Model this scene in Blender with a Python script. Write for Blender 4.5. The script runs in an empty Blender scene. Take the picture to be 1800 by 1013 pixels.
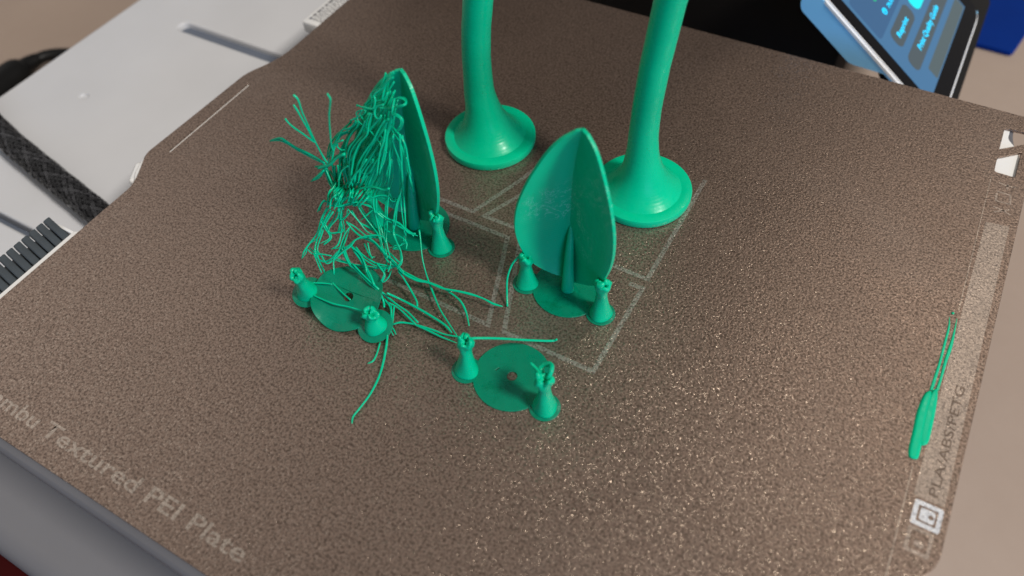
import bpy, bmesh, math, random
from mathutils import Vector, Matrix

random.seed(7)
MM = 0.001
scene = bpy.context.scene
col = scene.collection

# ------------------------------------------------------------------ camera
cam_data = bpy.data.cameras.new('camera')
cam = bpy.data.objects.new('camera', cam_data)
col.objects.link(cam)
scene.camera = cam
cam_data.sensor_width = 36.0
cam_data.lens = 26.7
cam_data.clip_start = 0.005
cam_data.clip_end = 20.0
right = Vector((0.86889036, 0.49237516, -0.05095337))
up = Vector((-0.36577157, 0.7079912, 0.60411887))
back = Vector((0.33352767, -0.50627577, 0.79526357))
m = Matrix((right, up, back)).transposed().to_4x4()
m.translation = Vector((156.15, -5.33, 131.5)) * MM
cam.matrix_world = m
cam_data.dof.use_dof = True
cam_data.dof.focus_distance = 0.168
cam_data.dof.aperture_fstop = 13.0

# ------------------------------------------------------------------ light
world = bpy.data.worlds.new('World')
scene.world = world
world.use_nodes = True
bg = world.node_tree.nodes['Background']
bg.inputs[0].default_value = (1.0, 0.95, 0.92, 1)
bg.inputs[1].default_value = 0.235

def area(name, loc, target, sx, sy, power, color):
    d = bpy.data.lights.new(name, 'AREA')
    d.shape = 'RECTANGLE'; d.size = sx; d.size_y = sy
    d.energy = power; d.color = color
    o = bpy.data.objects.new(name, d); col.objects.link(o)
    o.location = loc
    o.rotation_euler = (Vector(target) - Vector(loc)).to_track_quat('-Z', 'Y').to_euler()
    return o
area('ceiling_lamp', (1.12, 0.02, 1.12), (0.11, 0.08, 0), 0.24, 0.24, 25.0, (1.0, 0.95, 0.89))
area('ceiling_lamp', (0.44, 1.08, 1.22), (0.11, 0.08, 0), 0.10, 0.10, 1.8, (1.0, 0.90, 0.78))
area('left_fill', (-1.05, 0.10, 0.95), (0.11, 0.08, 0), 1.20, 0.90, 2.3, (1.0, 0.97, 0.95))  # soft fill added for the brighter left surroundings, source unseen
area('monitor_glow', (0.86, -0.52, 0.25), (0.12, 0.10, 0.0), 0.50, 0.30, 3.6, (0.18, 0.50, 1.0))

scene.view_settings.view_transform = 'Standard'
scene.view_settings.look = 'None'
scene.view_settings.gamma = 1.0
scene.view_settings.use_curve_mapping = False
scene.view_settings.exposure = -0.08

# ------------------------------------------------------------------ helpers
def tag(o, label=None, cat=None, group=None, kind=None):
    if label: o['label'] = label
    if cat: o['category'] = cat
    if group: o['group'] = group
    if kind: o['kind'] = kind
    return o

def empty(name, loc=(0, 0, 0)):
    o = bpy.data.objects.new(name, None); col.objects.link(o)
    o.empty_display_size = 0.01
    o.location = Vector(loc) * MM
    return o

def link(name, me, mat, parent=None, smooth=True):
    """me is built in world millimetres scaled to metres; it is kept where it stands when parented"""
    o = bpy.data.objects.new(name, me); col.objects.link(o)
    me.materials.clear(); me.materials.append(mat)
    if smooth:
        for p in me.polygons: p.use_smooth = True
    if parent is not None:
        o.parent = parent
        o.matrix_parent_inverse = parent_world(parent).inverted()
    return o

def parent_world(p):
    return Matrix.Translation(p.location) if p.parent is None else parent_world(p.parent) @ p.matrix_parent_inverse @ Matrix.Translation(p.location)

def mesh(name, verts, faces):
    me = bpy.data.meshes.new(name)
    me.from_pydata([tuple(c * MM for c in v) for v in verts], [], faces)
    me.update()
    return me

def bm_mesh(name, bm):
    me = bpy.data.meshes.new(name); bm.to_mesh(me); bm.free(); return me

def sharp(o, ang=35):
    """smooth shading that keeps corners crisp"""
    me = o.data
    bm = bmesh.new(); bm.from_mesh(me)
    for e in bm.edges:
        e.smooth = not (len(e.link_faces) == 2 and e.calc_face_angle(0) > math.radians(ang))
    bm.to_mesh(me); bm.free()
    return o

def box(x0, x1, y0, y1, z0, z1, bev=0.0, seg=2, name='box'):
    bm = bmesh.new()
    bmesh.ops.create_cube(bm, size=1)
    for v in bm.verts:
        v.co = Vector((x0 if v.co.x < 0 else x1, y0 if v.co.y < 0 else y1, z0 if v.co.z < 0 else z1)) * MM
    if bev:
        bmesh.ops.bevel(bm, geom=bm.edges[:], offset=bev * MM, segments=seg, affect='EDGES', profile=0.5)
    return bm_mesh(name, bm)

def catmull(pts, n):
    P = [Vector(p) for p in pts]
    P = [P[0] * 2 - P[1]] + P + [P[-1] * 2 - P[-2]]
    out = []
    for i in range(1, len(P) - 2):
        p0, p1, p2, p3 = P[i - 1:i + 3]
        for k in range(n):
            t = k / n
            out.append(0.5 * (2 * p1 + (p2 - p0) * t + (2 * p0 - 5 * p1 + 4 * p2 - p3) * t * t + (3 * p1 - p0 - 3 * p2 + p3) * t ** 3))
    out.append(P[-2])
    return out

def tube_data(pts, rad, seg=7, n=4, wob=0.0):
    """verts, faces of a rounded tube; rad is a number or one per control point"""
    C = catmull(pts, n)
    if isinstance(rad, (int, float)):
        R = [rad] * len(C)
    else:
        R = [v.x for v in catmull([(r, 0, 0) for r in rad], n)]
    if wob:
        R = [r * (1 + random.uniform(-wob, wob)) for r in R]
    t0 = (C[1] - C[0]).normalized()
    ref = Vector((0, 0, 1)) if abs(t0.z) < .9 else Vector((1, 0, 0))
    nrm = t0.cross(ref).normalized()
    V, F = [], []
    last = None
    for i, c in enumerate(C):
        a = C[max(i - 1, 0)]; b = C[min(i + 1, len(C) - 1)]
        t = (b - a).normalized() if (b - a).length > 1e-9 else t0
        nrm = (nrm - t * nrm.dot(t))
        nrm = nrm.normalized() if nrm.length > 1e-6 else t.orthogonal().normalized()
        bi = t.cross(nrm)
        for k in range(seg):
            an = 2 * math.pi * k / seg
            V.append(c + (nrm * math.cos(an) + bi * math.sin(an)) * max(R[i], 0.01))
    for i in range(len(C) - 1):
        for k in range(seg):
            k2 = (k + 1) % seg
            F.append((i * seg + k, i * seg + k2, (i + 1) * seg + k2, (i + 1) * seg + k))
    s = len(V); V.append(C[0] - t0 * R[0] * .5); 
    t1 = (C[-1] - C[-2]).normalized(); V.append(C[-1] + t1 * R[-1] * .5)
    e = (len(C) - 1) * seg
    for k in range(seg):
        k2 = (k + 1) % seg
        F.append((s, k2, k)); F.append((s + 1, e + k, e + k2))
    return V, F

def tube(name, pts, rad, mat, parent=None, seg=7, n=4, wob=0.0):
    V, F = tube_data(pts, rad, seg, n, wob)
    return link(name, mesh(name, V, F), mat, parent)

def join_data(parts):
    V, F = [], []
    for v, f in parts:
        o = len(V); V += list(v); F += [tuple(i + o for i in q) for q in f]
    return V, F

def lathe_data(prof, cx, cy, seg=48, spine=None, cap_top=True):
    """prof: (radius, z); spine(z) -> (dx, dy)"""
    V, F = [], []
    for r, z in prof:
        dx, dy = spine(z) if spine else (0, 0)
        for k in range(seg):
            a = 2 * math.pi * k / seg
            V.append((cx + dx + r * math.cos(a), cy + dy + r * math.sin(a), z))
    n = len(prof)
    for i in range(n - 1):
        for k in range(seg):
            k2 = (k + 1) % seg
            F.append((i * seg + k, i * seg + k2, (i + 1) * seg + k2, (i + 1) * seg + k))
    F.append(tuple(range(seg))[::-1])
    if cap_top: F.append(tuple((n - 1) * seg + k for k in range(seg)))
    return V, F

def flat(name, loops, z, thick=0.0, bevel=0.0, res=8):
    """flat sheet from closed loops of (x, y) mm (inner loops become holes), its top at z"""
    cu = bpy.data.curves.new(name, 'CURVE'); cu.dimensions = '2D'; cu.fill_mode = 'BOTH'
    cu.extrude = max(thick / 2 - bevel, 0) * MM
    cu.bevel_depth = bevel * MM; cu.bevel_resolution = 2
    for L in loops:
        sp = cu.splines.new('POLY'); sp.points.add(len(L) - 1); sp.use_cyclic_u = True
        for p, (x, y) in zip(sp.points, L): p.co = (x * MM, y * MM, 0, 1)
    me = curve_to_mesh(cu)
    for v in me.vertices: v.co.z += (z - thick / 2) * MM
    return me

def curve_to_mesh(cu):
    o = bpy.data.objects.new('tmp', cu); col.objects.link(o)
    dg = bpy.context.evaluated_depsgraph_get(); dg.update()
    me = bpy.data.meshes.new_from_object(o.evaluated_get(dg))
    bpy.data.objects.remove(o); bpy.data.curves.remove(cu)
    return me

def text_mesh(s, size, origin, xdir, ydir, align='LEFT', space=1.0, width=None, shear=0.0, bold=0.0):
    cu = bpy.data.curves.new('lettering', 'FONT'); cu.body = s; cu.size = 1.0
    cu.align_x = align; cu.space_character = space; cu.fill_mode = 'FRONT'; cu.resolution_u = 3; cu.shear = shear; cu.offset = bold
    me = curve_to_mesh(cu)
    xs = [v.co.x for v in me.vertices]; w = max(xs) - min(xs)
    sx = size if width is None else width / w
    xd = Vector(xdir); yd = Vector(ydir); og = Vector(origin)
    x0 = min(xs) if align == 'LEFT' else 0
    for v in me.vertices:
        v.co = (og + xd * ((v.co.x - x0) * sx) + yd * (v.co.y * size)) * MM
    return me

def arc(cx, cy, r, a0, a1, n=8):
    return [(cx + r * math.cos(math.radians(a0 + (a1 - a0) * i / n)), cy + r * math.sin(math.radians(a0 + (a1 - a0) * i / n))) for i in range(n + 1)]

def circle(cx, cy, r, n=32):
    return [(cx + r * math.cos(2 * math.pi * i / n), cy + r * math.sin(2 * math.pi * i / n)) for i in range(n)]

def rrect(x0, x1, y0, y1, r, n=6):
    return arc(x1 - r, y0 + r, r, -90, 0, n) + arc(x1 - r, y1 - r, r, 0, 90, n) + arc(x0 + r, y1 - r, r, 90, 180, n) + arc(x0 + r, y0 + r, r, 180, 270, n)

def roundpoly(P, r, n=5):
    out = []
    N = len(P)
    for i in range(N):
        p = Vector(P[i]); a = Vector(P[i - 1]); b = Vector(P[(i + 1) % N])
        rr = r[i] if isinstance(r, (list, tuple)) else r
        u = (a - p); v = (b - p)
        d = min(rr, u.length * .45, v.length * .45)
        s = p + u.normalized() * d; e = p + v.normalized() * d
        if d < 1e-6: out.append(tuple(p)); continue
        for k in range(n + 1):
            t = k / n
            q = s * (1 - t) ** 2 + p * 2 * t * (1 - t) + e * t * t
            out.append((q.x, q.y))
    return out

# ------------------------------------------------------------------ materials
class M:
    def __init__(s, name):
        s.m = bpy.data.materials.new(name); s.m.use_nodes = True
        s.t = s.m.node_tree; s.n = s.t.nodes; s.b = s.n['Principled BSDF']; s.out = s.n['Material Output']
        s.tc = s.n.new('ShaderNodeTexCoord')
    def set(s, **k):
        for a, v in k.items():
            s.b.inputs[a.replace('_', ' ')].default_value = v
        return s
    def noise(s, scale, detail=2.0, rough=.5, dist=0.0, vec=None):
        n = s.n.new('ShaderNodeTexNoise'); n.inputs['Scale'].default_value = scale
        n.inputs['Detail'].default_value = detail; n.inputs['Roughness'].default_value = rough
        n.inputs['Distortion'].default_value = dist
        s.t.links.new(vec if vec is not None else s.tc.outputs['Object'], n.inputs['Vector']); return n
    def ramp(s, fac, stops):
        r = s.n.new('ShaderNodeValToRGB'); e = r.color_ramp.elements
        while len(e) < len(stops): e.new(0.5)
        for q, (p, c) in zip(e, stops):
            q.position = p; q.color = (c[0], c[1], c[2], 1) if isinstance(c, (tuple, list)) else (c, c, c, 1)
        s.t.links.new(fac, r.inputs[0]); return r
    def mixc(s, fac, a, b):
        x = s.n.new('ShaderNodeMix'); x.data_type = 'RGBA'
        for v, i in ((fac, 0), (a, 6), (b, 7)):
            if hasattr(v, 'links') or hasattr(v, 'is_linked'): s.t.links.new(v, x.inputs[i])
            else: x.inputs[i].default_value = v if i == 0 else (v[0], v[1], v[2], 1)
        return x.outputs[2]
    def math(s, op, a, b=0.0):
        x = s.n.new('ShaderNodeMath'); x.operation = op
        for i, v in ((0, a), (1, b)):
            if hasattr(v, 'is_linked'): s.t.links.new(v, x.inputs[i])
            else: x.inputs[i].default_value = v
        return x.outputs[0]
    def bump(s, h, strength, dist, normal=None):
        b = s.n.new('ShaderNodeBump'); b.inputs['Strength'].default_value = strength
        b.inputs['Distance'].default_value = dist
        s.t.links.new(h, b.inputs['Height'])
        if normal is not None: s.t.links.new(normal, b.inputs['Normal'])
        return b.outputs[0]
    def to(s, sock, name): s.t.links.new(sock, s.b.inputs[name]); return s

def plastic(name, colr, rough=.45, var=.06, bscale=900, bstr=.05, spec=.5):
    k = M(name)
    n = k.noise(35, 3)
    d = tuple(c * (1 - var) for c in colr); l = tuple(min(c * (1 + var), 1) for c in colr)
    k.to(k.ramp(n.outputs[0], [(.3, d), (.7, l)]).outputs[0], 'Base Color')
    k.set(Roughness=rough, Specular_IOR_Level=spec)
    k.to(k.bump(k.noise(bscale, 2).outputs[0], bstr, .0002), 'Normal')
    return k.m

def pei(name, wear=0.0, print_color=None, cover=1.0):
    """textured powder-coated plate; prints and wear sit on the same relief"""
    k = M(name)
    big = k.noise(22, 3)
    grain = k.noise(2000, 2.0, .55, .4)
    mid = k.noise(520, 2)
    c = k.ramp(grain.outputs[0], [(.36, (.095, .066, .050)), (.54, (.282, .202, .157)), (.75, (.365, .268, .212))]).outputs[0]
    c = k.mixc(k.math('MULTIPLY', big.outputs[0], .35), c, (.24, .168, .128))
    haze_ = k.ramp(k.noise(11, 5, .7, .8).outputs[0], [(.52, 0.0), (.74, .20)]).outputs[0]
    c = k.mixc(haze_, c, (.38, .32, .28))
    if print_color:
        br = k.noise(900, 2, .6)
        f = k.ramp(k.math('ADD', k.math('MULTIPLY', grain.outputs[0], .8), k.math('MULTIPLY', br.outputs[0], .2)), [(.5 - .22 * cover, 0.06), (.62 - .10 * cover, wear)]).outputs[0]
        c = k.mixc(f, c, print_color)
    k.to(c, 'Base Color')
    k.set(Metallic=.72, Roughness=.40, Specular_IOR_Level=.5)
    k.to(k.ramp(k.noise(28, 5, .65, .6).outputs[0], [(.3, .29), (.7, .41)]).outputs[0], 'Roughness')
    # relief: pebbled coating, plus tiny facets that glint
    h = k.math('ADD', grain.outputs[0], k.math('MULTIPLY', mid.outputs[0], .5))
    nb = k.bump(h, .65, .00015)
    k.to(nb, 'Normal')
    vo = k.n.new('ShaderNodeTexVoronoi'); vo.inputs['Scale'].default_value = 3600
    k.t.links.new(k.tc.outputs['Object'], vo.inputs['Vector'])
    sub = k.n.new('ShaderNodeVectorMath'); sub.operation = 'SUBTRACT'; sub.inputs[1].default_value = (.5, .5, .5)
    k.t.links.new(vo.outputs['Color'], sub.inputs[0])
    scl = k.n.new('ShaderNodeVectorMath'); scl.operation = 'SCALE'; scl.inputs['Scale'].default_value = 0.42
    k.t.links.new(sub.outputs[0], scl.inputs[0])
    add = k.n.new('ShaderNodeVectorMath'); add.operation = 'ADD'
    k.t.links.new(nb, add.inputs[0]); k.t.links.new(scl.outputs[0], add.inputs[1])
    nor = k.n.new('ShaderNodeVectorMath'); nor.operation = 'NORMALIZE'; k.t.links.new(add.outputs[0], nor.inputs[0])
    gl = k.n.new('ShaderNodeBsdfGlossy'); gl.inputs['Roughness'].default_value = .17
    gl.inputs['Color'].default_value = (.95, .80, .66, 1)
    k.t.links.new(nor.outputs[0], gl.inputs['Normal'])
    mx = k.n.new('ShaderNodeMixShader')
    spot = k.ramp(vo.outputs['Color'], [(.64, 0.0), (.76, .20)]).outputs[0]
    k.t.links.new(spot, mx.inputs[0]); k.t.links.new(k.b.outputs[0], mx.inputs[1]); k.t.links.new(gl.outputs[0], mx.inputs[2])
    k.t.links.new(mx.outputs[0], k.out.inputs['Surface'])
    return k.m

GREEN = (.0, .465, .238)
def green(name, scuff=0.0, layers=0.0, rough=.40):
    k = M(name)
    n = k.noise(60, 3)
    c = k.ramp(n.outputs[0], [(.3, tuple(v * .90 for v in GREEN)), (.7, tuple(v * 1.06 for v in GREEN))]).outputs[0]
    if scuff:
        ln = k.noise(260, 4, .65, 1.2)
        thin = k.ramp(k.math('ABSOLUTE', k.math('SUBTRACT', ln.outputs[0], .5)), [(.0, 1.0), (.016, 0.0)]).outputs[0]
        area_ = k.ramp(k.noise(75, 1).outputs[0], [(.54, 0.0), (.66, 1.0)]).outputs[0]
        c = k.mixc(k.math('MULTIPLY', k.math('MULTIPLY', thin, area_), scuff), c, (.30, .66, .56))
    k.to(c, 'Base Color')
    k.set(Roughness=rough, Specular_IOR_Level=.17, Subsurface_Weight=.06, Subsurface_Scale=.0012, Subsurface_Radius=(.2, 1.0, .6))
    nrm = k.bump(k.noise(1100, 2).outputs[0], .06, .0002)
    if layers:
        w = k.n.new('ShaderNodeTexWave'); w.bands_direction = 'Z'; w.inputs['Scale'].default_value = 520
        w.inputs['Distortion'].default_value = .3; w.inputs['Detail'].default_value = 1
        k.t.links.new(k.tc.outputs['Object'], w.inputs['Vector'])
        nrm = k.bump(w.outputs[0], layers, .00006, nrm)
        k.to(k.ramp(k.noise(700, 1).outputs[0], [(.3, rough - .08), (.7, rough + .08)]).outputs[0], 'Roughness')
    k.to(nrm, 'Normal')
    return k.m

def thin_green(name, see=.38):
    """one printed layer: a film thin enough for the plate to show through"""
    k = M(name)
    k.set(Base_Color=(.0, .26, .150, 1), Roughness=.34, Specular_IOR_Level=.5)
    w = k.n.new('ShaderNodeTexWave'); w.bands_direction = 'DIAGONAL'; w.inputs['Scale'].default_value = 190
    w.inputs['Distortion'].default_value = .6; w.inputs['Detail'].default_value = 2; w.inputs['Detail Scale'].default_value = 3
    k.t.links.new(k.tc.outputs['Object'], w.inputs['Vector'])
    lump = k.noise(300, 3)
    k.to(k.bump(lump.outputs[0], .55, .0003, k.bump(w.outputs[0], .3, .0001)), 'Normal')
    k.to(k.ramp(lump.outputs[0], [(.35, .18), (.65, .42)]).outputs[0], 'Roughness')
    tr = k.n.new('ShaderNodeBsdfTransparent'); tr.inputs[0].default_value = (.35, .95, .72, 1)
    mx = k.n.new('ShaderNodeMixShader')
    hole = k.ramp(k.noise(210, 3, .6).outputs[0], [(.30, see + .25), (.42, see)]).outputs[0]
    k.t.links.new(hole, mx.inputs[0])
    k.t.links.new(k.b.outputs[0], mx.inputs[1]); k.t.links.new(tr.outputs[0], mx.inputs[2])
    k.t.links.new(mx.outputs[0], k.out.inputs['Surface'])
    return k.m

def glow(name, colr, strength=1.0):
    k = M(name)
    k.set(Base_Color=(.01, .01, .012, 1), Roughness=.25, Emission_Color=(*colr, 1), Emission_Strength=strength)
    return k.m

m_pei = pei('textured_pei')
m_outline = pei('print_ghost', .50, (.58, .58, .52), .65)
m_text = pei('etched_lettering', .40, (.72, .64, .54), 1.0)
m_strip = pei('pale_strip', .36, (.60, .53, .46), 1.3)
m_stripink = pei('strip_ink', .9, (.14, .105, .083), 1.6)
m_icon = pei('white_icon', .80, (.80, .85, .92), 1.5)
m_iconf = pei('faint_icon', .36, (.62, .55, .48), 1.1)
m_green = green('green_pla', 0, .14, .30)
m_leaf = green('green_leaf_pla', .55, .2, .36)
m_strand = green('green_strand_pla', 0, 0, .22)
m_film = thin_green('green_single_layer')
m_peg = green('green_peg_pla', 0, .22, .27)
m_white = plastic('white_plastic', (.58, .58, .59), .42, .03)
m_white2 = plastic('bright_white_plastic', (.74, .73, .71), .40, .02)
m_groove = plastic('slate_groove', (.115, .135, .175), .5)
m_dark = plastic('dark_cavity', (.012, .012, .013), .6)
m_alu = plastic('grey_bed_edge', (.105, .105, .115), .38, .05)
m_rubber = plastic('dark_grey_silicone', (.045, .055, .062), .55, .12, 1500, .15)
m_black = plastic('black_plastic', (.005, .005, .005), .45, .05, 900, .05, .2)
m_matte = plastic('matte_black', (.008, .0068, .006), .8, .1, 600, .1, .15)
m_cloth = plastic('black_braid', (.004, .004, .005), .24, .2, 2500, .1, .5)
m_strandw = plastic('glint_braid', (.022, .022, .025), .2, .2, 2500, .1, .8)  # greyer yarns put part of the black braid's glints into colour
m_desk = None
k = M('beige_desk')
cloud = k.noise(9, 5, .6)
fine = k.noise(260, 4, .7)
c = k.ramp(cloud.outputs[0], [(.3, (.330, .250, .198)), (.7, (.385, .300, .242))]).outputs[0]
c = k.mixc(k.math('MULTIPLY', fine.outputs[0], .25), c, (.29, .22, .175))
k.to(c, 'Base Color'); k.set(Roughness=.6, Specular_IOR_Level=.25)
k.to(k.bump(fine.outputs[0], .1, .0004), 'Normal')
m_desk = k.m
m_blue = plastic('deep_blue_card', (.0006, .022, .17), .7, .08, 500, .05, .08)
m_red = plastic('dark_red_card', (.035, .0015, .0015), .6, .05, 900, .05, .1)
m_grey = plastic('grey_card', (.09, .08, .08), .5)
m_gcard = plastic('green_card', (.03, .18, .09), .5)
m_shell = plastic('glow_tinted_shell', (.27, .66, 1.0), .42, .0)  # white shell; blue monitor glow is put into its colour
m_silver = plastic('silver_rim', (.80, .80, .80), .28, .02)
m_glass = plastic('black_glass', (.004, .004, .005), .22, .0, 50, .0, .10)
m_ledge = plastic('shade_grey_plastic', (.165, .16, .165), .45, .03)  # grey carries the shade along the base front in its colour
m_ink = plastic('grey_ink', (.16, .155, .16), .6)
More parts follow.
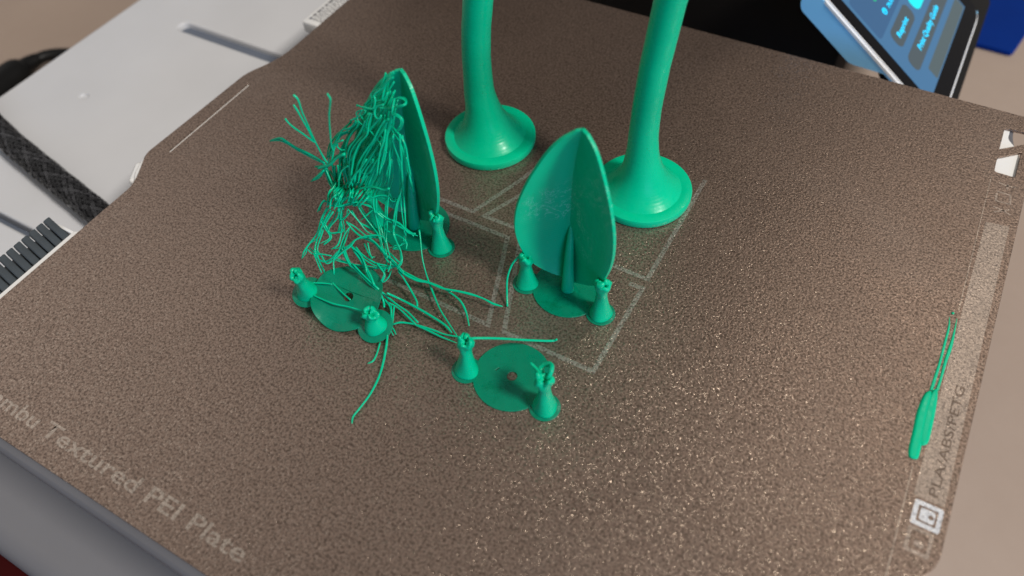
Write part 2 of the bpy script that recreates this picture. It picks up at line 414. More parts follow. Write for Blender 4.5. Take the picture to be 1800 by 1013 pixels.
STRANDS = (
(0.25,"70.6,70.7,47.3 71,70.7,46.4 70.6,70.7,45 69.4,70.7,42 68.3,70.7,37.6 67.5,70.7,33.9 67.6,70.7,32.5"),
(0.28,"48.9,71.3,27.3 50.7,71.3,28.5 52.8,71.3,29.4 54,71.3,29.2 56.4,71.3,28.4 58.9,71.3,28.1 61.4,71.3,27.7 63.3,71.3,27.2"),
(0.26,"49.1,71.3,27.4 52.1,71.3,28.6 54,71.3,28.5 56.5,71.3,27.8 59.2,71.3,27.3 61.7,71.3,26.9 63.3,71.3,26.8"),
(0.25,"57,70.6,36.7 57.6,70.6,35.7 58.9,70.6,34.9 60.6,70.6,34.3 62.5,70.6,33.4 63.3,70.6,32.9"),
(0.27,"60.9,71.4,43.1 61.5,71.4,42.3 61.6,71.4,39.6 61.8,71.4,36.9 62,71.4,33.8 62.7,71.4,31.2 63.4,71.4,28.4 64,71.4,27.3"),
(0.25,"60.5,70.9,41 61,70.9,39.8 61.6,70.9,37.9 62.3,70.9,35.3 62.5,70.9,33.2"),
(0.38,"57.7,73.7,21.2 59.6,73.8,22.3 61.6,74,23.7 63.5,74.5,25.9 65.7,74.8,27.6"),
(0.274,"51.8,77.8,15.6 54.1,77.8,16.8 55.9,77.9,17.7 57.9,78.4,20.2 60.8,78.9,22.7"),
(0.3,"56,72.7,17.9 57.6,73.1,19.5 59.1,73.6,21.2 60.3,73.8,22.3"),
(0.216,"53.7,74,15.4 56.1,74.3,17.2 57.5,74.8,18.9 58.1,75.3,20.4"),
(0.25,"58.6,78,23.1 60.2,78.9,26.2 62.5,79.4,28.4 64.7,79.8,30.6 65.9,80.1,31.8"),
(0.18,"60,76.5,25.1 62.3,77.4,28.4 63.7,77.9,30.6 66,78.2,32 67.3,78.6,33.7"),
(0.25,"60.2,73.9,22.2 61.8,74.5,24.5 62.6,75.3,27.3 63.4,75.8,28.9 65.2,76,30.1"),
(0.18,"56,76.2,18.4 57.9,76.6,20.4 58.7,77.6,23.8 60.1,78.1,25.8 62.2,78.3,27.1"),
(0.25,"62.9,76.2,28 63.2,75.9,27.4 64.3,75.7,27.3 65,75.8,27.7"),
(0.18,"57.2,80.8,22.3 57.8,80.6,21.8 58.9,80.1,21 59.6,80.5,22.2"),
(0.24,"73.2,83.9,43.7 72.7,83.3,42.2 72.1,82.8,40.9 70.6,82.2,39 69.5,81.8,37.6 68.4,81.3,36.2 69.2,81.1,35.8 70.8,81.2,36.6 73.1,81.6,38.5"),
(0.173,"74.1,84.2,43.9 73.5,83.5,41.9 72.8,83,40.6 71.3,82.5,38.9 70.3,82.2,37.9 69.4,81.5,35.9 69.5,81.2,35.3 71.8,81.4,36.6 73.4,81.8,38"),
(0.24,"77.5,81,46.1 76.2,80.6,44.9 75,80.1,43.4 73.1,79.6,41.6 73.5,79.1,40.7 73.1,78.6,39.3 72.2,78.5,38.8 70.4,78.6,38.4 70,78.6,38.3"),
(0.173,"74.5,83.5,43.8 73.2,82.9,42 71.9,82.5,40.6 69.9,82.1,39 70.2,81.6,37.9 69.8,80.9,36.2 68.6,80.9,35.7 66.4,81.1,35.6 66.4,81,35.3"),
(0.24,"75.6,83,43.1 74.2,82.2,40.8 73.5,81.6,39.2 72.1,81.5,38.4 69.8,81.3,37.2 68.6,81,36"),
(0.173,"72.5,85.4,40.5 71.2,84.7,38.2 70,84,36.2 69.1,84,35.9 66.1,83.7,34.1 65.5,83.4,33.1"),
(0.24,"76.3,82.4,46 75.3,81.7,44.1 74.6,81.1,42.5 74.3,80.2,40.4 74.8,80.2,40.6 75.5,80.7,42.1"),
(0.173,"74.4,84.8,43.4 73.4,84.4,42 72.9,83.7,40.3 72.6,82.6,37.7 73.2,82.9,38.6 73.7,83.3,39.6"),
(0.24,"73.4,79.7,38.5 75.7,79.7,39.3 78.8,78.8,41.4 80.4,79,42.4 79.8,80.2,42 78.8,80.4,42.1 77.4,80.4,41.5 76.7,80.2,40.8"),
(0.173,"71.1,82,35.5 73.6,82,36.4 76.7,81.1,38.5 78.6,81.5,39.9 77.8,82.8,39.8 77,83,39.8 75.5,83,39.4 74.3,82.8,38.4"),
(0.24,"65.5,79.9,32.8 67.1,80,33.6 68.6,80.3,35 68.7,80.6,35.6 67.6,80.5,35.1 67.5,80.2,34.3 68.6,79.7,33.5 70.2,79.3,33 72,78.9,32.6 73.9,78.3,31.8 74.6,77.8,30.7 75.8,77.4,30.2"),
(0.173,"66.3,78.2,34 67.7,78.3,34.8 69.3,78.9,36.8 69.2,79,37 68.1,78.8,36.1 68.2,78.5,35.3 68.8,78.1,34.6 70.7,77.7,34.2 72.5,77.2,33.8 74.2,76.6,32.8 74.9,76.2,32 76.5,75.8,31.6"),
(0.24,"78,77.9,39.8 79.1,78,40.3 80.2,77.8,39.9 80.3,77.7,39 79.7,77.5,37.5 78.8,77.4,36.6"),
(0.173,"74.3,81.5,36.3 76.2,80.3,37.4 77.8,80,37.2 77.9,79.6,36.1 77.6,79.4,35.6 76.4,78.9,33.9"),
(0.24,"74.3,80.7,36.1 74.9,80.1,35 77.1,78.6,35.4 78.9,78,34.6 80.2,77.3,33.1 81,76.2,30.3 81.2,75.8,27.4"),
(0.173,"71.3,82.8,33.6 72.5,82.3,32.8 73.6,81.6,31.5 76.3,79.9,31.5 77.4,79.3,30.3 78.2,78.3,27.8 78.8,77.2,25.4"),
(0.24,"75.2,78,38.7 74.7,77.7,37.9 73.8,77.8,37.8 73.4,78.2,38.7 73.9,78.6,39.7 75.6,78.8,40.7"),
(0.173,"71.8,82.5,34 71.3,82.2,33 70.2,82.4,33 69.6,82.7,33.5 70.3,83.3,35.4 71.9,83.2,35.7"),
(0.26,"74.2,78.1,37.4 72.9,77.6,35.6 70.8,77,33.1 68.4,76.3,30.4 66.8,75.6,27.9 66.5,74.7,25.4 66.8,73.7,22.9 67.5,72.7,21.2"),
(0.234,"71.1,80.1,34.3 70.1,79.8,33.2 67.8,79.1,30.3 65.4,78.5,27.8 63.8,77.5,24.4 63.4,76.7,21.8 63.8,75.9,19.9 64.4,74.7,17.6"),
(0.234,"73.5,79.6,36.2 71.9,78.9,33.8 69.8,78.5,32 67.3,77.7,29.1 65.9,76.9,26.2 65.1,76,23.2 65.6,75.2,21.4 66.5,73.9,19.2"),
(0.234,"70.2,82.8,32.2 68.6,82.2,29.9 66.3,81.8,28 64,81,24.8 62.1,80.3,22 61.5,79.5,19.6 61.5,78.3,16.3 63,77.3,14.7"),
(0.234,"72.6,80.8,35.3 71.4,80.1,33 69.2,79.6,30.9 66.8,78.9,28.1 65,78.2,25.4 64.5,77.1,22 65.1,76.1,19.7 65.3,75.3,18.1"),
(0.28,"67.8,79,33.5 67.2,78.6,32.2 65.9,78.2,30.5 64.3,77.4,27.8 63.8,76.5,25 63.4,75.6,22.4 63.6,74.8,20.6 64.5,73.6,18.4"),
(0.252,"64.9,80.5,30.8 65,80.3,30.2 63.5,79.8,28.4 61.7,78.9,25.1 60.9,78,22.3 60.4,77.2,19.7 60.4,76.6,18 61.5,75.1,15.2"),
(0.252,"66.3,79.9,32.7 65,79.4,31 64.4,78.9,29.2 62.7,78.2,26.6 61.5,77.3,23.6 61.3,76.2,20.3 61.3,75.7,19.1 62.8,74.6,17.3"),
(0.252,"65.9,80.9,30.8 64.8,80.5,29.3 63.6,80.1,27.8 61.8,79.4,24.9 61.4,78.6,22.6 60.8,77.7,19.7 61.3,76.7,17.3 62.4,75.7,15.7"),
(0.252,"65.6,80.6,30.9 64.7,80.2,29.4 62.9,79.8,27.6 61.8,79.1,25.2 61.4,78.3,22.9 60.4,77.5,20 60.8,76.5,17.8 61.7,75.4,15.7"),
(0.26,"66.7,79.5,32.7 64.8,78.9,30.7 62.2,78.4,28.3 60.9,78,26.6 60.2,77.4,24.6 58.7,76.7,22"),
(0.234,"66.8,79.5,32.9 65.3,78.8,30.4 62.3,78.5,28.4 61.6,78.1,27.1 60.1,77.6,24.8 59.3,76.7,22"),
(0.234,"63.1,81.5,29.6 61.2,81.2,28 58.5,80.6,25.2 57.1,80.1,23.4 56.1,79.7,21.7 55.1,78.8,18.5"),
(0.234,"67,78.6,33 65,78.1,30.9 62.5,77.8,29.2 61.2,77.3,27.2 60.5,76.6,25.1 58.5,76.1,22.6"),
(0.234,"64.6,80.1,31.7 62.9,79.6,29.7 60.5,79.1,27.4 58.8,78.5,25.1 58.2,77.9,22.9 57.1,77.4,21.1"),
(0.26,"70.5,78.2,35.4 69.6,77.5,33.3 67.8,76.8,30.6 66.2,76.2,28.4 65.6,75.4,26 65.9,74.6,23.7 66.5,73.2,21"),
(0.234,"67.8,81.7,31.5 67.3,81.2,30.1 65.6,80.2,26.5 63.3,79.6,23.8 63.2,78.9,21.9 63.3,78.2,19.8 63.4,76.7,16.5"),
(0.234,"67.9,80.5,32.5 67.5,79.7,30.3 65.1,79.1,27.7 63.2,78.5,25.2 63.2,77.6,22.7 62.8,76.9,20.4 63.4,75.6,17.6"),
(0.234,"68.9,80.8,32.5 67.5,80.1,30 66.2,79.3,27.3 63.8,79.1,25.7 63.3,78.1,22.8 63.7,77.4,20.9 64.5,75.8,17.5"),
(0.234,"68.2,80.9,33 67.1,80.2,30.8 65,79.2,27.2 63.5,78.7,25.4 62.8,77.9,22.6 62.9,77,20.1 63.4,75.5,17"),
(0.26,"72.8,78.3,38.1 72,77.5,36 71.5,76.6,33.6 69.7,76,31.1 68.2,75,28 67.5,74.2,25.4 67.3,73.4,23.4"),
(0.234,"70.8,80.2,36 70.4,79.4,33.8 69.8,78.6,31.4 67.7,77.8,28.3 66.5,76.9,25.5 66,76.2,23.1 65.3,75.4,21"),
(0.234,"70.7,79.7,36.3 69.9,78.9,34.2 69.7,78.1,32 68,77.3,29 66,76.3,25.6 65.2,75.7,23.6 65.6,75,21.9"),
(0.234,"69.6,80.4,35.3 68.4,79.7,33.2 68.4,78.8,30.8 65.9,78.1,28 64.7,77.2,25 63.4,76.2,21.5 63.1,75.7,20.2"),
(0.234,"70.3,80.7,35.3 69.6,80,33.3 68.6,79.1,30.4 66.5,78.5,28 65.5,77.5,24.7 64.5,76.5,21.5 64.2,75.8,19.7"),
(0.26,"76.1,78.6,37.8 75.7,77.9,35.9 75.2,77.2,34 73.5,76.4,31.2 71.7,75.5,28.2 70.2,74.8,25.6 69,74.1,23.6 68.3,73.2,21.2"),
(0.234,"72.2,82.3,33.1 71.4,81.6,31 70.7,80.9,28.8 69.5,80,25.9 67.5,79.3,23 65.6,78.6,20.1 64.7,77.9,18.2 63.6,76.8,15.2"),
(0.234,"74.7,79.2,36.6 74,78.7,35 73.2,77.9,32.7 72,77.1,30.1 69.8,76.2,26.9 68.6,75.6,24.7 67.3,75,22.7 66.5,73.7,19.5"),
(0.234,"73,81.1,34.8 72.6,80.3,32.6 72.3,79.6,30.8 70.8,78.8,27.8 68.8,77.8,24.4 67.3,77.2,22 65.6,76.6,19.9 65.2,75.5,17.3"),
(0.234,"72.7,82.4,33.4 72.1,81.7,31.4 71.5,81.2,30 70.4,80.1,26.4 68,79.5,23.8 66.8,78.6,20.6 65,77.8,18.1 64.7,77,16"),
(0.26,"75.6,78,37.5 74.3,77.4,35.3 72.9,76.5,32.6 71.5,76,30.7 69.6,75.1,27.6 68.4,74.5,25.2 68,73.2,22.3"),
(0.234,"73.4,79.3,36 72.6,78.6,33.9 70.6,77.7,30.7 69.3,77.1,28.8 67.6,76.2,25.6 66.6,75.7,23.6 65.8,74.6,20.7"),
(0.234,"76.2,78.2,37.3 75.2,77.6,35.6 73.4,76.8,32.8 72.1,76.2,30.8 70,75.2,27.2 69.2,74.6,25 69,73.3,22.3"),
(0.234,"72,81.8,32.8 70,81.3,30.9 68.5,80.4,27.8 67.5,79.9,25.9 65.6,79.1,22.8 64,78.4,20.2 63.5,77.2,17.1"),
(0.234,"75.7,78.4,37.4 74.5,77.6,34.8 72.5,76.8,31.9 71.6,76.2,30 69.6,75.5,27.4 68.2,74.8,24.7 67.8,73.7,22.2"),
(0.24,"77.2,78,34.8 77.3,77.1,32.7 75.9,77.4,29.5 75.7,76.6,27.1 75.3,75.7,24.9"),
(0.173,"77.6,77.2,35.2 76.6,77.1,32 76.3,76.6,30.7 76.4,75.8,28.7 75.6,74.7,25.8"),
(0.24,"79.3,77.3,36.2 79.3,76.9,33.7 79.3,76.4,30.6 79.1,75.8,26.5"),
(0.173,"78.8,78.6,34.6 79.3,78,33.3 79.8,76.7,30.2 80.2,75.8,26.9"),
(0.25,"76.5,76.9,36.5 76.1,76,34.2 75.3,75.2,31.7 74.8,74.3,29.2 74.7,73.3,26.8"),
(0.225,"73.9,80.2,32.6 73.2,79.5,30.5 72.1,78.5,27.4 72,77.6,24.8 72,76.7,22.6"),
(0.225,"71.5,80.9,31.3 71.1,80,28.9 69.9,79.2,26.1 69.3,78.4,23.6 69.1,77.4,20.9"),
(0.225,"73,79.6,32.8 72.3,78.9,30.7 71.6,77.9,27.7 70.7,77.1,25 70.6,75.9,22.2"),
(0.225,"72.8,79.6,33.2 72.5,78.6,30.4 71.1,78,28.2 71,77,25.5 70.6,76,22.8"),
(0.25,"77,78,36.9 75.9,77,33.9 75.1,76,31 73.1,75.1,27.9 71.9,74.5,25.7 71,74.3,24.9 69.7,74.3,24.4"),
(0.225,"73.9,81.3,33.7 72.7,80.2,30.5 71.7,79.1,27 69.7,78.4,24.2 68.4,77.5,21.2 66.9,77.3,20.2 65.8,77.3,19.7"),
(0.225,"74.9,79.8,34.2 74,79.1,32.1 72.6,78,28.4 71.1,77,25.1 69.7,76.3,22.7 69,76.1,22 67.4,76.3,21.9"),
(0.225,"75.5,80.5,35 73.5,80.4,30.6 72.8,79.4,27.7 70.8,78.5,24.2 69.3,78,22.1 68.6,77.8,21.3 67.6,77.7,20.7"),
(0.225,"75,80.1,34.5 73.6,78.9,31 72.5,77.9,27.9 70.7,77.2,25.3 69.3,76.7,23 68.6,76.4,22.1 67.2,76.3,21.3"),
(0.22,"67.3,77.9,27.4 67.9,77.5,26.8 68.3,77.3,26.2"),
(0.158,"64.7,80,24.3 65.2,79.8,24 65.7,79.5,23.4"),
(0.22,"77.1,77.5,34 78,76.7,32.1 78.9,76.3,29.9 79,76,27.8"),
(0.158,"72.8,81.7,28.7 74.8,79.9,28.1 76,79,26 76.8,78.3,24.5"),
(0.25,"76,81.8,41.7 75.3,81.1,39.9 74.3,80.4,37.9 72.7,79.6,35.2 71.6,78.7,32.6 70.5,77.9,29.9 69.9,77.2,27.8"),
(0.225,"74.9,82.1,41.3 74.6,81.5,39.8 73.3,80.7,37.4 71.4,79.8,34.7 70.4,79,32.1 69.4,78.1,29.2 68.7,77.4,27.2"),
(0.225,"74.3,82.9,40.5 73.7,82.3,38.9 72.5,81.5,36.7 70.9,80.5,33.5 69.8,79.7,31.1 68.8,79,28.7 68.3,78.2,26.4"),
(0.225,"74.7,81.8,41.2 74,81,39.2 73,80.4,37.3 71.9,79.5,34.7 70.8,78.6,32 69.6,78,30 68.7,77.3,27.5"),
(0.225,"75.2,83.1,40.8 74.4,82.2,38.5 73.9,81.8,37.2 71.8,80.9,34.3 71.4,80,32 69.9,78.9,28.4 69,78.3,26.3"),
(0.25,"77.5,80,42 78.2,78.1,41 76.9,78.2,37.8 76.4,77.4,35.5 76,76.4,32.8 75.3,75.4,29.8 74.6,74.1,26.3"),
(0.225,"72.4,83.8,37 72.7,82.9,35.1 72.3,82.2,33.2 71.7,81.3,30.4 70.7,80.3,27.4 70.5,79.3,24.4 69.5,78.2,21.1"),
(0.225,"76.2,81.8,40.3 76.7,79.9,39.2 75.5,80,35.8 74.8,79.2,33.7 74.7,78.2,30.9 73.8,77.2,27.9 73.2,76,24.5"),
(0.225,"77.2,81.4,41.1 77.6,79.4,39.6 77.3,78.7,37.9 75.8,78.7,34 75.7,77.6,31.3 74.5,76.7,28.3 73.8,75.4,24.8"),
(0.225,"77.1,80.2,41.4 76.8,79.5,39.7 76.9,78.7,37.7 76.1,77.6,34.9 75.9,76.6,32.2 75.4,75.5,29.1 74,74.5,25.9"),
(0.27,"64.1,75.7,24.8 64.4,74.9,22.5 65.6,73.8,20.7 64.8,74.2,17.3 64.8,72.8,15.1"),
(0.243,"62.8,77.4,22.3 62.9,76.8,20.4 64,75.8,18.6 67.1,72.8,19.3 66.9,71.5,17.4"),
(0.243,"61.1,78.7,21.4 61.5,77.9,19.2 62,76.6,16.4 67.6,71.8,20.7 67.5,70.6,18.7"),
(0.243,"62.5,77.6,22.7 62.8,76.6,19.8 64.1,75.8,18.8 64.3,74.9,16.9 66.5,71.3,17.4"),
(0.243,"63.6,77,22.9 63.8,76.4,21.3 65,75.2,19.1 66.6,73.1,18.7 66.6,71.7,16.5"),
(0.27,"64.9,77.1,24 64.8,75.7,20.3 65.5,74.6,18.3 66.6,72.7,17.8"),
(0.243,"63.8,77.3,23.5 64,76,20.1 64.4,75,18 66.2,72.1,17.9"),
(0.243,"64.5,78.2,23.1 64.9,76.8,19.6 65.9,75.8,17.8 68.5,72.2,18.9"),
(0.243,"62.2,79.3,21.1 62.4,77.7,17 63,76.6,14.9 68.6,70.7,20.2"),
(0.243,"64.8,77.3,24.2 64.9,75.9,20.5 65.4,74.7,18.1 66.5,72.7,18.2"),
(0.25,"71.9,74.5,29 70,73.7,26.2 68.5,73.1,24.2 67.1,72,21.3"),
(0.225,"70.1,76.4,26.3 68.1,75.9,24 66.6,75,21.3 65.1,73.9,18.4"),
(0.225,"69.7,75.9,27.1 67.9,75,23.9 66,74.5,22 64.6,73.3,18.9"),
(0.225,"67.7,78,24.2 65.4,77.3,21.2 63.3,76.8,19.1 62.4,75.6,16.2"),
(0.225,"67.3,77.8,24.9 65.9,77,21.9 64.1,76.2,19.4 62.8,75.3,16.8"),
(0.25,"72.5,75.6,28.4 71.3,74.8,25.5 69.7,73.7,22.6 65.7,74.5,16.7 64.9,73,15"),
(0.225,"68.1,78.6,23.8 67.2,77.8,21.2 65.4,76.8,18.3 67.9,71.7,20.5 67.3,70.1,18.3"),
(0.225,"72.7,75.3,28.1 70.8,74.6,25.6 69.6,73.3,22.3 65.4,74.6,16.6 64.8,73.1,14.6"),
(0.225,"69.9,79.5,23.7 68.5,78.6,20.7 67.1,77.4,17.5 70.5,71.7,21.3 69.4,70.3,19.8"),
(0.225,"70.4,78.3,25 68.5,77.5,22 67,76.2,18.5 68.7,72.5,20.1 67.9,70.7,18"),
(0.25,"73.7,75.9,28.6 72.3,74.9,25.2 71,73.6,22 67.9,74.8,16.5 66.5,72.8,14.6"),
(0.225,"72,78.9,25.2 70.9,77.8,21.7 69.5,76.6,18.6 71.3,72.5,19.8 69.9,70.6,18"),
(0.225,"72.4,77.6,26.7 70.8,76.3,22.7 69.7,75,19.5 69.4,73.6,18.9 68.1,71.6,16.7"),
(0.225,"72.2,77.9,26.6 70.2,76.9,23 68.7,75.4,19.2 69.6,73.4,18.9 68.2,71.3,16.8"),
(0.225,"72.1,77.2,26.7 70.5,76.2,23.5 69,74.9,20.1 68.7,73.3,17.6 67.2,71.6,16.1"),
(0.25,"76.5,76.5,29.3 76.2,75.1,25.8 72.6,76.8,17.8 72.9,74.9,14.6 73.3,72.9,11.4 74.5,70.5,9.4 76.5,68,7.2 77,66,5.9"),
(0.18,"76.8,76.5,29.3 76.1,76.1,24.6 73.9,76.2,19.2 74.2,74,15.5 74.8,72.2,12.5 75.8,70,10.7 78.2,67.3,8.3 78.5,65.5,7.1"),
(0.25,"73.9,77.1,27.7 73.5,75.2,23 70.8,75.1,18.5 70.9,73.8,16.4 71.7,72.8,14.3 73.1,71.3,11.6 75.4,68.9,9.3"),
(0.18,"75,77,28.5 74.9,75.2,24 71.1,75.5,18.3 71.4,74.2,16 72,72.9,13.7 73.5,71.7,11.4 75.6,69.3,9.2"),
(0.28,"65,73.5,16.6 68.3,73.2,20.1 70.8,73.4,21.7 73.4,73.4,22.8 75.9,73.1,23.5 77.1,73.3,24.4"),
(0.202,"67.4,71.3,19.9 64.9,76,16.4 67.7,76.3,18.3 70.5,75.9,18.8 73.4,76,20.3 74.3,75.8,20.3"),
(0.28,"64.7,70.3,16.4 66.6,71.3,16.5 68,72.4,17.1 70.1,73.8,17.7 71.7,75,18.2 73.2,75.7,18.2 74.1,75.9,17.7"),
(0.202,"63.6,70.2,15.9 65.5,71.2,15.8 67,72.4,16.5 69.1,74.1,17.5 70.4,75,17.9 72,75.4,17.4 73.3,75.8,16.9"),
(0.22,"72.3,77.9,16.4 73,77.6,15.5 73.9,78,15.4 74.6,78.5,15.7"),
(0.158,"72.7,76.8,17.5 73.6,76.5,16.4 74.4,76.7,16.2 75,77.3,16.6"),
(0.25,"79.2,76.4,30.5 78.9,75.6,25 75,78.9,15.2 75.8,77.2,12.1 77,75,9.1 77.5,73.4,8 76.6,72.1,7.4 75.7,71.2,7.1"),
(0.18,"78.7,76.4,30.3 78.3,75.7,25.1 74.7,78.3,15.6 75.5,76.8,12.8 77,74.5,9.5 77.4,72.5,8.1 76.3,71.8,8 75.4,70.8,7.7"),
(0.25,"78.4,76.4,30.2 78.8,75.8,26.3 75.5,78,18.8 75.2,75.9,15.8 75.2,74.2,13.3 75.8,72.8,11.4 77.4,71.2,9.9 79.1,70.1,8.6 79.7,68.6,7.5 79,67.3,7"),
(0.18,"76.6,78.1,28 78.2,76.6,25.1 77.4,75.9,20.9 77.2,74.1,18.2 77.4,72.5,15.4 77.6,70.8,13.7 79.3,69.6,12.4 80.4,68.8,11.4 81.5,67.3,10.2 81.1,65.8,9.3"),
(0.25,"80.7,76.4,31.1 80.9,75.9,28.1 81.1,75.5,25.4 77.2,80,17.5"),
(0.18,"79.4,77.6,30.1 80,76.5,27.6 81.1,75.6,25.8 79.2,77.6,20"),
(0.3,"70.7,74.5,12.9 72.7,74.8,11.8 75.2,75.1,10.5 77.6,75.2,9.6 79.2,75.3,9.2"),
(0.216,"72.8,72.9,16 74.6,73,14.7 77.2,73.7,13.7 79.5,73.2,12.3 80.9,73.8,12.2"),
(0.26,"71.3,73.5,14.8 73.6,73.5,13.1 76,74,12.1 78.8,74.3,11.1 80,74,10.6"),
(0.187,"71.1,74.5,13.7 73.3,74.6,12.4 75.7,75.1,11.2 79,75.1,9.9 80,75.2,9.6"),
(0.25,"71.5,73.5,10.3 73.9,73.6,9.3 76.4,73.7,8.6 77.8,73.5,8.1 78.5,72.6,7.3"),
(0.18,"72,72.7,11.6 74.6,72.8,10.5 76.9,73.1,10 78.7,72.8,9.2 79.2,71.7,8.4"),
(0.27,"65.8,74.5,13.4 67.2,74,11.7 69.7,73.4,9.1 71.4,72.5,8 73.2,70.7,6.3 75.7,69.7,4.9 78.5,69.2,3.9 79.9,69.2,3.5"),
(0.194,"67.8,72.2,17 69.2,71.6,15 71.7,71.1,12.4 73.5,70.4,11.3 75.2,68.7,9.7 77.5,67.3,8.1 80.2,67.4,7.3 81.6,66.9,6.5"),
(0.28,"59.6,71.8,13.6 58.7,71.4,13.6 58.2,70.5,12.8 58.1,69.9,11.9"),
(0.202,"60.5,70.8,14.6 59.7,70.7,15.1 59.1,69.5,13.8 58.8,68.7,12.9"),
(0.28,"60.2,71.4,14.3 60.7,71.2,13.7 62.3,71.9,13.5 63.8,72.9,13.9 65.4,74.2,14.5"),
(0.202,"63.5,69.4,18.1 63.7,68.9,17.2 65.5,69.7,17 66.6,70.6,17.5 68.6,71.8,17.8"),
(0.26,"61.8,71.7,12.3 61.4,70.3,10.6 60.6,68.8,9.1 60.7,68,8.5 62.2,68.3,8.2 62.9,69.1,8.5 62.8,70.5,9.9 62.3,70.9,10.8"),
(0.187,"63.7,70.9,14.4 63.5,69.6,12.6 62.4,67.8,10.9 62.6,66.7,10.1 64.2,67.7,10.2 65.2,68.4,10.3 64.5,69.4,11.6 64,70,12.9"),
(0.26,"63.5,70.3,13.5 64.2,69.7,12.2 65.2,70.7,12.8 65.2,71.5,14.1"),
(0.187,"64.1,70.2,13.6 64.5,69.6,12.5 65.7,70.9,13.5 65.9,71.3,14"),
(0.22,"61.7,69.4,15.2 61,67.5,13.1 60.9,65.1,10.7 60.1,62.5,9.3 59.8,60.8,8.4 59.9,59.7,7.7"),
(0.158,"61.4,70.3,14.3 60.5,68.5,12.4 60.8,65.6,9.5 59.3,62.9,8.3 59.6,61.6,7.4 59.2,60.1,6.6"),
(0.28,"61.7,70,13.8 60.8,67.9,11.5 60.5,65.5,9.5 61,63,7.8 62.2,61.8,6.7 63.9,61.9,6.3 65,63,6.6 65.8,65,7.6 67.4,66.9,8.3 68.2,68.5,9 70.4,70.1,9.3 72.7,71.1,9.2 73.6,70.8,8.7"),
(0.202,"64.9,67.9,16.8 63.8,66,14.7 63.7,64.2,13.1 64.1,61.3,11.2 65.5,60.7,10.3 67,60.1,9.5 67.9,61.1,9.8 69.1,63.3,10.8 70.3,65.1,11.6 70.9,66.8,12.4 73.3,68.7,12.9 75.4,69.6,12.7 76.7,69,11.9"),
(0.22,"58.7,63.4,6.5 60.2,63.2,6 62.2,63.8,5.7 64.2,64.4,5.4"),
(0.158,"62.4,60.1,11.6 63.9,60,11 65.9,60.9,11 67.7,61.5,10.8"),
(0.23,"61.5,62.7,7.6 63.1,61.3,6.2 65,60.4,5.2"),
(0.166,"64.3,59.9,11.6 65.6,59,10.6 67.4,57.7,9.3"),
(0.27,"66.8,66.1,8.4 68,64.9,7.3 69.9,63.9,6.1 72,63.6,5.3"),
(0.194,"66.9,65.4,8.8 67.8,64.4,7.9 69.9,63.5,6.7 71.9,63.5,6.1"),
(0.25,"66.2,61.6,4.1 65.1,63.6,5.6 65.6,65.7,6.7 65.6,68.5,8.3 65.3,70.6,9.8"),
(0.18,"69.4,59,8.4 68.2,61.2,10.2 68.5,62.7,11 68.3,65.8,13.1 68.6,67.5,14.1"),
(0.36,"68.3,66.7,8.9 70.9,66.1,7.7 72.7,65.2,6.6 74,64.3,5.7"),
(0.259,"69.2,65.8,10.1 71.5,65.6,9.2 73.3,64.6,8.1 74.6,63.3,6.9"),
(0.25,"69.6,66.7,9.2 71.5,66.2,8.3 74.6,66.2,7.3 76.7,66.8,7 78.8,67.5,6.8"),
(0.18,"68.9,66.3,9.1 70.4,65.8,8.3 74.2,65.7,7 75.9,66.1,6.8 78.4,67.2,6.7"),
(0.27,"64.3,70.9,10.4 65.8,70.6,9.2 68.2,70.2,8.3 71.1,70.6,7.6 73.8,69.9,6.3 76.2,69.5,5.4 78.6,68.7,4.2"),
(0.194,"67.5,68.7,13.8 69,68.9,12.9 71.4,68.7,12.1 74.1,68.5,11 77,67.8,9.7 79.2,67.5,8.8 81.8,66.7,7.5"),
(0.25,"65.2,72.4,13 67.3,71.9,10.8 69.9,72.2,9.7 72,71.9,8.8"),
(0.18,"67.2,69.9,17 69.6,69.6,14.8 71.7,69.1,13 73.8,69.2,12.4"),
(0.25,"69.9,69.1,8 71.6,68,6.8 72.7,67.6,6.2"),
(0.18,"72.5,67.8,10.9 74.1,66.2,9.4 75,66.3,9.2"),
(0.25,"70.3,74.2,14.7 71.6,73,12 73.6,71.2,9.7 74.6,70.4,8.9"),
(0.18,"70,73.8,15.4 71.5,72.8,12.8 73.3,70.7,10.1 74.3,70.2,9.5"),
(0.23,"65.2,64,6 68.4,64.5,5.4 72.7,65.8,4.8 75,66.8,4.8 76.9,67.9,4.8"),
(0.166,"66.5,62.9,7.2 69.5,63.6,6.8 73.8,65.4,6.5 76.3,66.2,6.2 78.2,67.2,6.2"),
(0.25,"67.8,72.7,16 69.6,73.5,15.8 70.7,73.6,15.1 70,72.7,14.3 68.9,71.4,13.2"),
(0.18,"67.9,72.7,16.5 69.5,73.2,16 70.9,73.5,15.3 70.2,72.6,14.5 68.8,70.9,13.1"),
(0.27,"58,75.1,20.8 59.1,74.5,19.5 60.6,73.5,18 62.1,72.5,16.6 62.9,71.6,14.7"),
(0.243,"57.7,75.5,20.9 58.1,74.9,19.3 59.7,73.8,17.6 61.8,72.3,17.1 62.7,71.1,14.6"),
(0.243,"54.2,78.1,16 55.1,77.6,15.1 57.1,76.6,13.7 65.5,70.2,20.2 65.7,69.3,18.7"),
(0.243,"57.3,75.7,20 58.5,75.1,18.8 59.4,74.2,17.4 62.4,72,17.3 63.3,71.1,15.2"),
(0.243,"54,77.9,16.4 55.2,77.3,15.4 57.1,76.3,13.9 64.6,70,19.8 65.3,69,17.7"),
(0.27,"59,76.9,19.7 59.4,76.1,17.6 59.9,75.1,15.6 64.1,70.9,18.3 63.9,69.9,16.8"),
(0.243,"59.1,76.5,20.6 59.8,75.6,18.4 60.1,74.5,16.2 63.5,71.2,17.4 63.3,70,15.8"),
